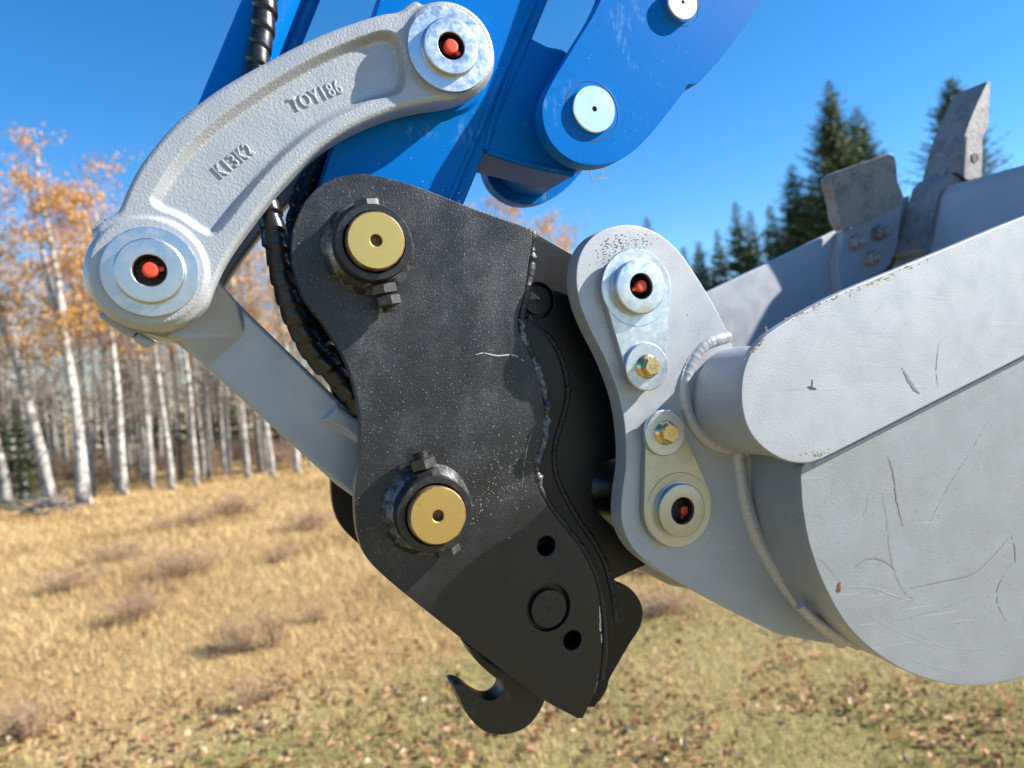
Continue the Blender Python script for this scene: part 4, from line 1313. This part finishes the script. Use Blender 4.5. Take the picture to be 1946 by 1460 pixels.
for i, (x, y, wpx, hpx, n, up, lb) in enumerate(shrubs):
    p = ground_at(x, y)
    me = twig_lines(int(n * 1.2), wpx * 1.15 * p.y / FPX, hpx * p.y / FPX * 0.95, 50 + i, 0.0026 * max(1, p.y / 6), up)
    o = bpy.data.objects.new('dead_shrub', me); COL.objects.link(o)
    o.location = (p.x, p.y, gz(p.x, p.y)); tag(o, lb, 'shrub', 'dead shrubs in the dry field')

# ---- birch wood
k = Mat('birch_bark', (0.56, 0.53, 0.48), 0.85, 0, 0.15, alb=1.0)
k.mix(k.ramp(k.noise(3.0, 4), 0.42, 0.62, 0, 0.75), (0.30, 0.27, 0.235))
k.mix(k.ramp(k.noise(5.0, 5, 0.75, k.coord((1.6, 1.6, 3.2))), 0.53, 0.60, 0, 0.95), (0.05, 0.045, 0.04))
sx = nd(k.nt, 'ShaderNodeSeparateXYZ'); k.nt.links.new(k.tc.outputs['Object'], sx.inputs[0])
k.mix(k.math('MULTIPLY', k.ramp(sx.outputs[2], 0.15, 0.85, 0.95, 0.0), k.ramp(k.noise(4, 4), 0.35, 0.6)), (0.045, 0.038, 0.034))
oi = nd(k.nt, 'ShaderNodeObjectInfo')
k.mix(k.ramp(oi.outputs['Random'], 0.4, 1.0, 0.0, 0.5), (0.20, 0.175, 0.155))
k.mix(k.ramp(k.noise(2.2, 5, 0.8, k.coord((1.0, 1.0, 2.2))), 0.56, 0.62, 0, 0.9), (0.06, 0.052, 0.046))
k.bump(k.noise(25, 4), 0.5, 0.02)
M['birch'] = k.m
k = Mat('dark_birch_bark', (0.20, 0.18, 0.165), 0.9, 0, 0.15)
k.mix(k.ramp(k.noise(5.0, 4, 0.7, k.coord((1.6, 1.6, 3))), 0.52, 0.6, 0, 0.9), (0.05, 0.045, 0.04))
M['darkbirch'] = k.m
M['birchtwig'] = Mat('birch_twigs', (0.27, 0.215, 0.175), 0.9, 0, 0.1).m

class Raw:
    def __init__(s): s.v = []; s.f = []
    def tube(s, pts, rad, n):
        o0 = None
        for p, r, i in zip(pts, rad, range(len(pts))):
            t = (pts[min(i + 1, len(pts) - 1)] - pts[max(i - 1, 0)]).normalized()
            e1 = t.cross(Vector((0.3, 1, 0.1))).normalized(); e2 = t.cross(e1)
            o = len(s.v)
            for j in range(n):
                a = 2 * math.pi * j / n
                s.v.append(p + (e1 * math.cos(a) + e2 * math.sin(a)) * r)
            if i:
                for j in range(n):
                    s.f.append([o - n + j, o - n + (j + 1) % n, o + (j + 1) % n, o + j])
    def mesh(s, name, mat):
        me = bpy.data.meshes.new(name); me.from_pydata([tuple(p) for p in s.v], [], s.f); me.shade_smooth(); me.materials.append(mat)
        return me

def make_birch(seed, H, r0, lean, leafy, fork=True, sides=8):
    """returns meshes trunk, limbs, crown; base at the origin; lean = sideways drift of the top in metres"""
    rs = random.Random(seed)
    tr, lb = Raw(), Raw()
    N = 14
    ph = rs.uniform(0, 6)
    def axis(t):
        return Vector((lean * (t ** 1.2) + 0.10 * math.sin(ph + t * 5.5) * t * H / 7 + 0.05 * math.sin(ph * 2 + t * 13) * t, 0.12 * math.sin(ph + 2 + t * 5) * t * H / 7, t * H))
    pts = [axis(i / N) for i in range(N + 1)]
    pts[0].z = -0.12
    rad = [r0 * (1.0 - 0.86 * (i / N) ** 0.9) * (1.25 if i == 0 else 1) * rs.uniform(0.94, 1.06) for i in range(N + 1)]
    tr.tube(pts, rad, sides)
    if fork:
        t0 = rs.uniform(0.38, 0.55)
        b = axis(t0); s = rs.choice((-1, 1))
        fp = [b + Vector((s * H * 0.055 * (q ** 0.8), rs.uniform(-0.04, 0.04), (H * 0.9 - b.z) * q)) + Vector((lean * 0.5 * q, 0, 0)) for q in (0, 0.15, 0.35, 0.6, 0.85, 1)]
        tr.tube(fp, [r0 * 0.55 * (1 - 0.85 * q) + 0.004 for q in (0, 0.15, 0.35, 0.6, 0.85, 1)], 6)
    clumps = []
    for i in range(60):
        t = rs.uniform(0.14, 0.98) ** 0.85
        b = axis(t)
        a = rs.uniform(0, 6.283)
        L = H * rs.uniform(0.05, 0.15) * (1.25 - t * 0.7)
        d = Vector((math.cos(a), math.sin(a), rs.uniform(0.25, 0.95)))
        e = b + d * L
        m_ = b.lerp(e, 0.5) + Vector((0, 0, -0.05 * L))
        rr = r0 * 0.16 * (1.15 - t)
        lb.tube([b, m_, e], [rr, rr * 0.65, rr * 0.25], 4)
        for j in range(5):
            q0 = b.lerp(e, rs.uniform(0.4, 1.0))
            q1 = q0 + Vector((rs.gauss(0, 1), rs.gauss(0, 1), rs.uniform(-0.2, 1.0))).normalized() * L * rs.uniform(0.3, 0.7)
            lb.tube([q0, q1], [rr * 0.4, rr * 0.12], 3)
            q2 = q1 + Vector((rs.gauss(0, 1), rs.gauss(0, 1), rs.uniform(-0.4, 0.6))).normalized() * L * 0.35
            lb.tube([q0.lerp(q1, 0.6), q2], [rr * 0.25, rr * 0.1], 3)
            if t > 0.42: clumps.append((q1, q2, t))
    nl = int(leafy * 0.62)
    rn = np.random.default_rng(seed)
    crown = None
    if nl and clumps:
        w8 = np.array([rs.random() ** 2 + 0.05 for _ in clumps]); w8 /= w8.sum()
        idx = rn.choice(len(clumps), nl, p=w8)
        c0 = np.array([tuple(clumps[i][0]) for i in idx]); c1 = np.array([tuple(clumps[i][1]) for i in idx])
        q = rn.uniform(0, 1, (nl, 1))
        ctr = c0 * (1 - q) + c1 * q + rn.normal(0, 0.10, (nl, 3)) * np.array([1, 1, 0.8])
        u1 = rn.normal(0, 1, (nl, 3)); u1 /= np.linalg.norm(u1, axis=1)[:, None]
        u2 = np.cross(u1, rn.normal(0, 1, (nl, 3))); u2 /= np.linalg.norm(u2, axis=1)[:, None]
        s_ = rn.uniform(0.018, 0.036, (nl, 1))
        V = np.empty((nl, 4, 3)); V[:, 0] = ctr - u1 * s_; V[:, 1] = ctr + u2 * s_ * 0.8; V[:, 2] = ctr + u1 * s_ * 1.1; V[:, 3] = ctr - u2 * s_ * 0.8
        tt = rn.uniform(0, 1, (nl, 1))
        cols = (1 - tt) * np.array([0.70, 0.38, 0.08]) + tt * np.array([0.55, 0.30, 0.10])
        crown = np_mesh('crown', V.reshape(-1, 3), np.arange(nl * 4).reshape(-1, 4), cols * rn.uniform(0.9, 1.45, (nl, 1)), M['leaf'])
    return tr.mesh('trunk', M['birch']), lb.mesh('limbs', M['birchtwig']), crown

def plant(name, label, cat, loc, parts, group, rz=0.0, sc=1.0):
    e = bpy.data.objects.new(name, None); COL.objects.link(e)
    e.location = loc; e.rotation_euler = (0, 0, rz); e.scale = (sc, sc, sc)
    tag(e, label, cat, group)
    for nm, me in parts:
        if me is None: continue
        o = bpy.data.objects.new(nm, me); COL.objects.link(o); o.parent = e
        if nm != 'trunk': o['kind'] = 'stuff'
    return e

# front row, traced: base column, distance, width of trunk px, height m, lean m, leaves, label
front = [(18, 13.6, 26, 6.6, -0.9, 2600, 'birch with a thick trunk at the left picture edge, leaning left'),
         (50, 14.6, 12, 6.2, 0.1, 1800, 'slim birch between the left edge and the leaning trunk'),
         (97, 13.2, 28, 7.2, -1.05, 3200, 'strongly left leaning birch with grey lower trunk'),
         (160, 13.0, 30, 7.4, -0.25, 5200, 'big white birch with dark base behind the brush pile'),
         (176, 13.6, 13, 6.8, -0.1, 2200, 'slim birch growing tight against the big white birch'),
         (237, 13.6, 18, 7.0, -0.05, 2600, 'birch with a black scorched base below the left link pin'),
         (222, 14.2, 10, 6.4, -0.1, 1200, 'thin pinkish birch close left of the black based birch'),
         (290, 14.4, 13, 6.6, 0.0, 1400, 'slender white birch under the link boss, third from the big one'),
         (328, 14.2, 14, 6.8, -0.3, 1000, 'white birch with a dark foot under the straight link'),
         (374, 14.6, 12, 6.4, 0.05, 800, 'pale birch standing alone under the middle of the straight link'),
         (345, 15.6, 10, 6.2, 0.1, 700, 'thin dark birch between the pale ones under the straight link'),
         (436, 16.2, 10, 6.6, 0.0, 700, 'thin birch with dark foot left of the forked pair'),
         (472, 15.6, 13, 6.8, -0.1, 1200, 'dark footed birch below the link bar, left one of three'),
         (498, 16.2, 12, 7.0, -0.5, 1400, 'dark birch leaning left, middle of the three below the bar'),
         (520, 15.0, 12, 6.6, -0.45, 1200, 'white left leaning birch, right of the three below the bar'),
         (567, 15.2, 16, 7.0, -0.2, 1800, 'stout birch nearest to the coupler at its left'),
         (600, 17.0, 11, 7.4, 0.1, 1800, 'slim birch half hidden by the link bar next to the coupler'),
         (905, 19.0, 12, 7.3, 0.2, 3600, 'orange topped birch peeking out below the blue arm'),
         (985, 20.0, 12, 7.6, 0.2, 4200, 'orange topped birch behind the upper coupler corner'),
         (1075, 20.5, 12, 7.2, 0.1, 3800, 'orange topped birch between coupler and bucket ear')]
for i, (x, D, wpx, H, lean, lv, lb) in enumerate(front):
    tr, li, cr = make_birch(100 + i, H * 0.84, wpx * D / FPX * 0.42, lean, lv)
    if i in (10, 13): tr.materials[0] = M['darkbirch']
    p = world_at(x, D)
    plant('birch_tree', lb, 'tree', (p.x, p.y, gz(p.x, p.y)), (('trunk', tr), ('limbs', li), ('crown', cr)), 'birches at the front of the wood')
# rows behind: copies of a few trees
protos = [make_birch(300 + i, 6.8 + 0.5 * (i % 3), 0.042 + 0.012 * (i % 3), random.uniform(-0.5, 0.5), (200, 900, 1800, 350, 2600, 600)[i], i % 2 == 0, 6) for i in range(6)]
rs = random.Random(5)
nb = 0
while nb < 168:
    x = rs.uniform(-200, 700) if nb < 126 else rs.uniform(640, 1230)
    D = 15.5 + 12 * rs.random() ** 1.2 + (4.0 if x > 640 else 0)
    tr, li, cr = protos[rs.randrange(6)]
    p = world_at(x, D)
    plant('birch_tree', 'thin pale birch in the crowded rows behind the front birches', 'tree', (p.x, p.y, 0), (('trunk', tr), ('limbs', li), ('crown', cr)), 'birches crowded in the back rows', rs.uniform(0, 6.28), rs.uniform(0.68, 0.92))
    nb += 1

# ---- spruces
k = Mat('spruce_bark', (0.09, 0.07, 0.055), 0.95, 0, 0.1)
M['sbark'] = k.m
def make_spruce(seed, H, Rb, dens=1.0, tone=1.0, pw=0.85):
    rs = random.Random(seed); rn = np.random.default_rng(seed)
    tr = Raw(); tr.tube([Vector((0, 0, -0.1)), Vector((0, 0, H * 0.5)), Vector((0, 0, H * 0.99))], [H * 0.013, H * 0.008, 0.01], 6)
    A, B, Wd, C = [], [], [], []
    z = H * 0.05
    while z < H * 0.985:
        t = z / H
        Lr = Rb * (1 - t) ** pw * rs.uniform(0.72, 1.15) + 0.03
        nb_ = max(6, int(9 * (1 - t) + 7))
        a0 = rs.uniform(0, 6.28)
        for i in range(nb_):
            a = a0 + 6.283 * i / nb_ + rs.gauss(0, 0.2)
            L = Lr * rs.uniform(0.7, 1.1)
            up = 0.55 * t - 0.22 + rs.gauss(0, 0.06)
            d = Vector((math.cos(a), math.sin(a), up))
            side = Vector((-math.sin(a), math.cos(a), 0))
            n = max(4, int(L / 0.085 * dens))
            bt = rs.uniform(0.75, 1.2)
            for j in range(n):
                q = (j + rs.random()) / n
                p = Vector((0, 0, z)) + d * (L * q) + Vector((0, 0, 0.16 * L * q * q))
                for s in (-1, 1):
                    ln = (0.14 + 0.26 * (1 - q)) * min(1.0, L * 0.8 + 0.2) * rs.uniform(0.6, 1.3)
                    e = p + (side * s * rs.uniform(0.5, 1.0) + d * rs.uniform(0.3, 0.9) + Vector((0, 0, rs.uniform(-0.75, 0.12)))).normalized() * ln
                    A.append(tuple(p)); B.append(tuple(e)); Wd.append(ln * 0.17)
                    C.append(bt * rs.uniform(0.7, 1.2))
        z += (0.16 + 0.16 * (1 - t)) * rs.uniform(0.8, 1.2) / dens ** 0.3
    A, B, Wd, C = np.array(A), np.array(B), np.array(Wd)[:, None], np.array(C)[:, None]
    ax = B - A
    sd = np.cross(ax, rn.normal(0, 1, A.shape)); sd /= np.linalg.norm(sd, axis=1)[:, None] + 1e-9
    n = len(A)
    V = np.empty((n, 4, 3)); V[:, 0] = A; V[:, 1] = A + ax * 0.45 + sd * Wd; V[:, 2] = B; V[:, 3] = A + ax * 0.45 - sd * Wd
    tt = rn.uniform(0, 1, (n, 1))
    cols = ((1 - tt) * np.array([0.05, 0.085, 0.034]) + tt * np.array([0.105, 0.135, 0.045])) * C * tone
    return tr.mesh('trunk', M['sbark']), np_mesh('crown', V.reshape(-1, 3), np.arange(n * 4).reshape(-1, 4), cols, M['needle'])

sp_proto = [make_spruce(900, 15.0, 5.0, 1.15), make_spruce(901, 13.5, 4.7, 1.15), make_spruce(902, 10.0, 3.2, 1.1), make_spruce(903, 9.0, 2.4, 1.1), make_spruce(904, 15.0, 4.6, 1.5, 1.0, 0.72)]
sph = [15.0, 13.5, 10.0, 9.0, 15.0]
spruces = [(1574, 146, 38, 0, 'tallest spruce, its pointed top above the side cutter'),
           (1626, 192, 39.5, 1, 'broad spruce just right of the tallest one'),
           (1806, 142, 37, 4, 'narrow spruce standing behind the upright bucket tooth'),
           (1503, 302, 40, 2, 'shorter spruce at the left shoulder of the tallest one'),
           (1540, 330, 42, 2, 'dark spruce filling in below the left side of the tallest'),
           (1462, 382, 44, 3, 'small pointed spruce in the step left of the tall group'),
           (1424, 394, 46, 3, 'small spruce, second of the pair of thin tips'),
           (1396, 376, 45, 3, 'slim spruce with the higher of the two thin tips'),
           (1362, 430, 47, 3, 'low spruce left of the two thin tipped ones'),
           (1326, 452, 46, 2, 'low spruce beside the right edge of the bucket ear'),
           (1298, 462, 48, 3, 'low spruce peeking past the bucket ear shoulder'),
           (1228, 406, 56, 3, 'single thin spruce tip above the top of the bucket ear'),
           (1690, 352, 41, 2, 'spruce in the gap between side cutter and tooth'),
           (1720, 420, 40, 3, 'low spruce low in the gap left of the tooth'),
           (1600, 300, 43, 1, 'dark spruce behind the two tall spruces'),
           (1480, 430, 41, 2, 'bushy spruce low in front of the step of small tips'),
           (1420, 460, 42, 2, 'bushy low spruce under the two thin tips')]
for i, (x, y, D, pi, lb) in enumerate(spruces):
    tp = tip_at(x, y, D)
    tr, cr = sp_proto[pi]
    plant('spruce_tree', lb, 'tree', (tp.x, tp.y, 0), (('trunk', tr), ('crown', cr)), 'spruces behind the bucket', i * 1.3, tp.z / sph[pi])
# dark spruces inside the birch wood
small = make_spruce(905, 3.2, 1.0, 1.3, 0.9)
for i, (x, D, sc, lb) in enumerate([(42, 13.9, 0.62, 'small bright green spruce among the birch trunks at far left'),
                                    (448, 22, 0.95, 'dark spruce deep in the wood under the straight link'),
                                    (420, 23, 0.8, 'dark spruce left of the deepest one in the wood'),
                                    (215, 21, 0.7, 'dark spruce low behind the black based birch'),
                                    (300, 24, 0.85, 'dark spruce behind the slender white birches'),
                                    (90, 23, 0.9, 'dark spruce far back behind the leaning birch'),
                                    (540, 24, 0.9, 'dark spruce behind the trunks next to the coupler'),
                                    (370, 26, 1.0, 'dark spruce far back under the middle of the straight link')]):
    p = world_at(x, D)
    plant('spruce_tree', lb, 'tree', (p.x, p.y, 0), (('trunk', small[0]), ('crown', small[1])), 'small spruces in the birch wood', i * 0.9, sc)

for i in range(34):
    x = rs.uniform(-160, 1150); D = rs.uniform(25, 33)
    p = world_at(x, D)
    plant('spruce_tree', 'dark low spruce filling the gaps far behind the birch trunks', 'tree', (p.x, p.y, 0), (('trunk', small[0]), ('crown', small[1])), 'dark spruces at the back of the wood', i * 0.7, rs.uniform(0.75, 1.25))

# ---- undergrowth and far wood: masses nobody could count
me = None
mbv, mbf = [], []
for i in range(5):
    pass
ug = [twig_lines(60, 1.4, 0.9, 700 + i, 0.006, 0.3) for i in range(3)]
VV, FF = [], []
n0 = 0
for i in range(130):
    x = rs.uniform(-150, 1250); D = 16.2 + 9 * rs.random()
    p = world_at(x, D)
    src = ug[i % 3]
    mw = Matrix.Translation((p.x, p.y, 0)) @ Matrix.Rotation(rs.uniform(0, 6.28), 4, 'Z') @ Matrix.Scale(rs.uniform(0.5, 1.0), 4)
    VV += [tuple(mw @ v.co) for v in src.vertices]
    FF += [[a + n0 for a in q.vertices] for q in src.polygons]
    n0 += len(src.vertices)
me = bpy.data.meshes.new('undergrowth'); me.from_pydata(VV, [], FF); me.materials.append(M['twig'])
for u_ in ug: bpy.data.meshes.remove(u_)
o = bpy.data.objects.new('undergrowth', me); COL.objects.link(o); tag(o, 'reddish brown brushwood on the floor of the birch wood', 'undergrowth', kind='stuff')
raw, rawt = Raw(), Raw()
for i in range(340):
    x = rs.uniform(-250, 1200); D = rs.uniform(27, 44)
    p = world_at(x, D)
    H = rs.uniform(3.8, 6.0) * (1 if x < 700 else 0.85); l = rs.gauss(0, 0.3)
    raw.tube([p + Vector((0, 0, -0.1)), p + Vector((l * 0.4, 0, H * 0.5)), p + Vector((l, 0, H))], [rs.uniform(0.035, 0.08), 0.035, 0.012], 5)
    for j in range(11):
        q = rs.uniform(0.3, 1.0)
        b = p + Vector((l * q, 0, H * q))
        e = b + Vector((rs.gauss(0, 0.45), rs.gauss(0, 0.3), rs.uniform(0.3, 0.9))) * (1.15 - 0.7 * q)
        rawt.tube([b, e], [0.011, 0.004], 3)
        for q in range(3):
            e2 = b.lerp(e, rs.uniform(0.3, 1)) + Vector((rs.gauss(0, 0.4), rs.gauss(0, 0.3), rs.uniform(-0.1, 0.5)))
            rawt.tube([b.lerp(e, 0.5), e2], [0.007, 0.003], 3)
n1 = len(raw.v)
me = bpy.data.meshes.new('far_wood')
me.from_pydata([tuple(p) for p in raw.v] + [tuple(p) for p in rawt.v], [], raw.f + [[a + n1 for a in f] for f in rawt.f])
me.materials.append(M['birch']); me.materials.append(M['birchtwig'])
me.polygons.foreach_set('material_index', np.array([0] * len(raw.f) + [1] * len(rawt.f), np.int32))
me.shade_smooth()
o = bpy.data.objects.new('far_wood', me); COL.objects.link(o); tag(o, 'hazy mass of bare birches at the back of the wood', 'wood', kind='stuff')

# ---- brush pile at the foot of the big birch
k = Mat('dead_branch', (0.30, 0.27, 0.24), 0.9, 0, 0.1)
k.mix(k.ramp(k.noise(9, 3), 0.4, 0.65, 0, 0.8), (0.15, 0.125, 0.11))
M['deadwood'] = k.m
pc = ground_at(92, 975)
e = bpy.data.objects.new('brush_pile', None); COL.objects.link(e); e.location = (pc.x, pc.y, 0)
tag(e, 'pile of grey dead branches at the foot of the birches at left', 'brush pile')
for i in range(22):
    rw = Raw()
    a = rs.gauss(0.15, 0.35); L = rs.uniform(0.4, 1.1)
    c = Vector((rs.gauss(0, 0.32), rs.gauss(0, 0.2), rs.uniform(0.02, 0.22)))
    d = Vector((math.cos(a), rs.gauss(0, 0.4), math.sin(a) * 0.6)).normalized()
    if rs.random() < 0.5: d.x = -d.x
    p0, p1 = c - d * L * 0.5, c + d * L * 0.5
    p0.z = max(0.01, p0.z); p1.z = max(0.01, p1.z)
    md = p0.lerp(p1, 0.5) + Vector((0, 0, rs.uniform(-0.03, 0.06)))
    r = rs.uniform(0.008, 0.022)
    rw.tube([p0, md, p1], [r, r * 0.8, r * 0.4], 6)
    q = p1 + Vector((rs.gauss(0, 0.15), rs.gauss(0, 0.1), rs.uniform(0.02, 0.2)))
    rw.tube([md, q], [r * 0.5, r * 0.2], 4)
    o = bpy.data.objects.new('branch', rw.mesh('branch', M['deadwood'])); COL.objects.link(o); o.parent = e
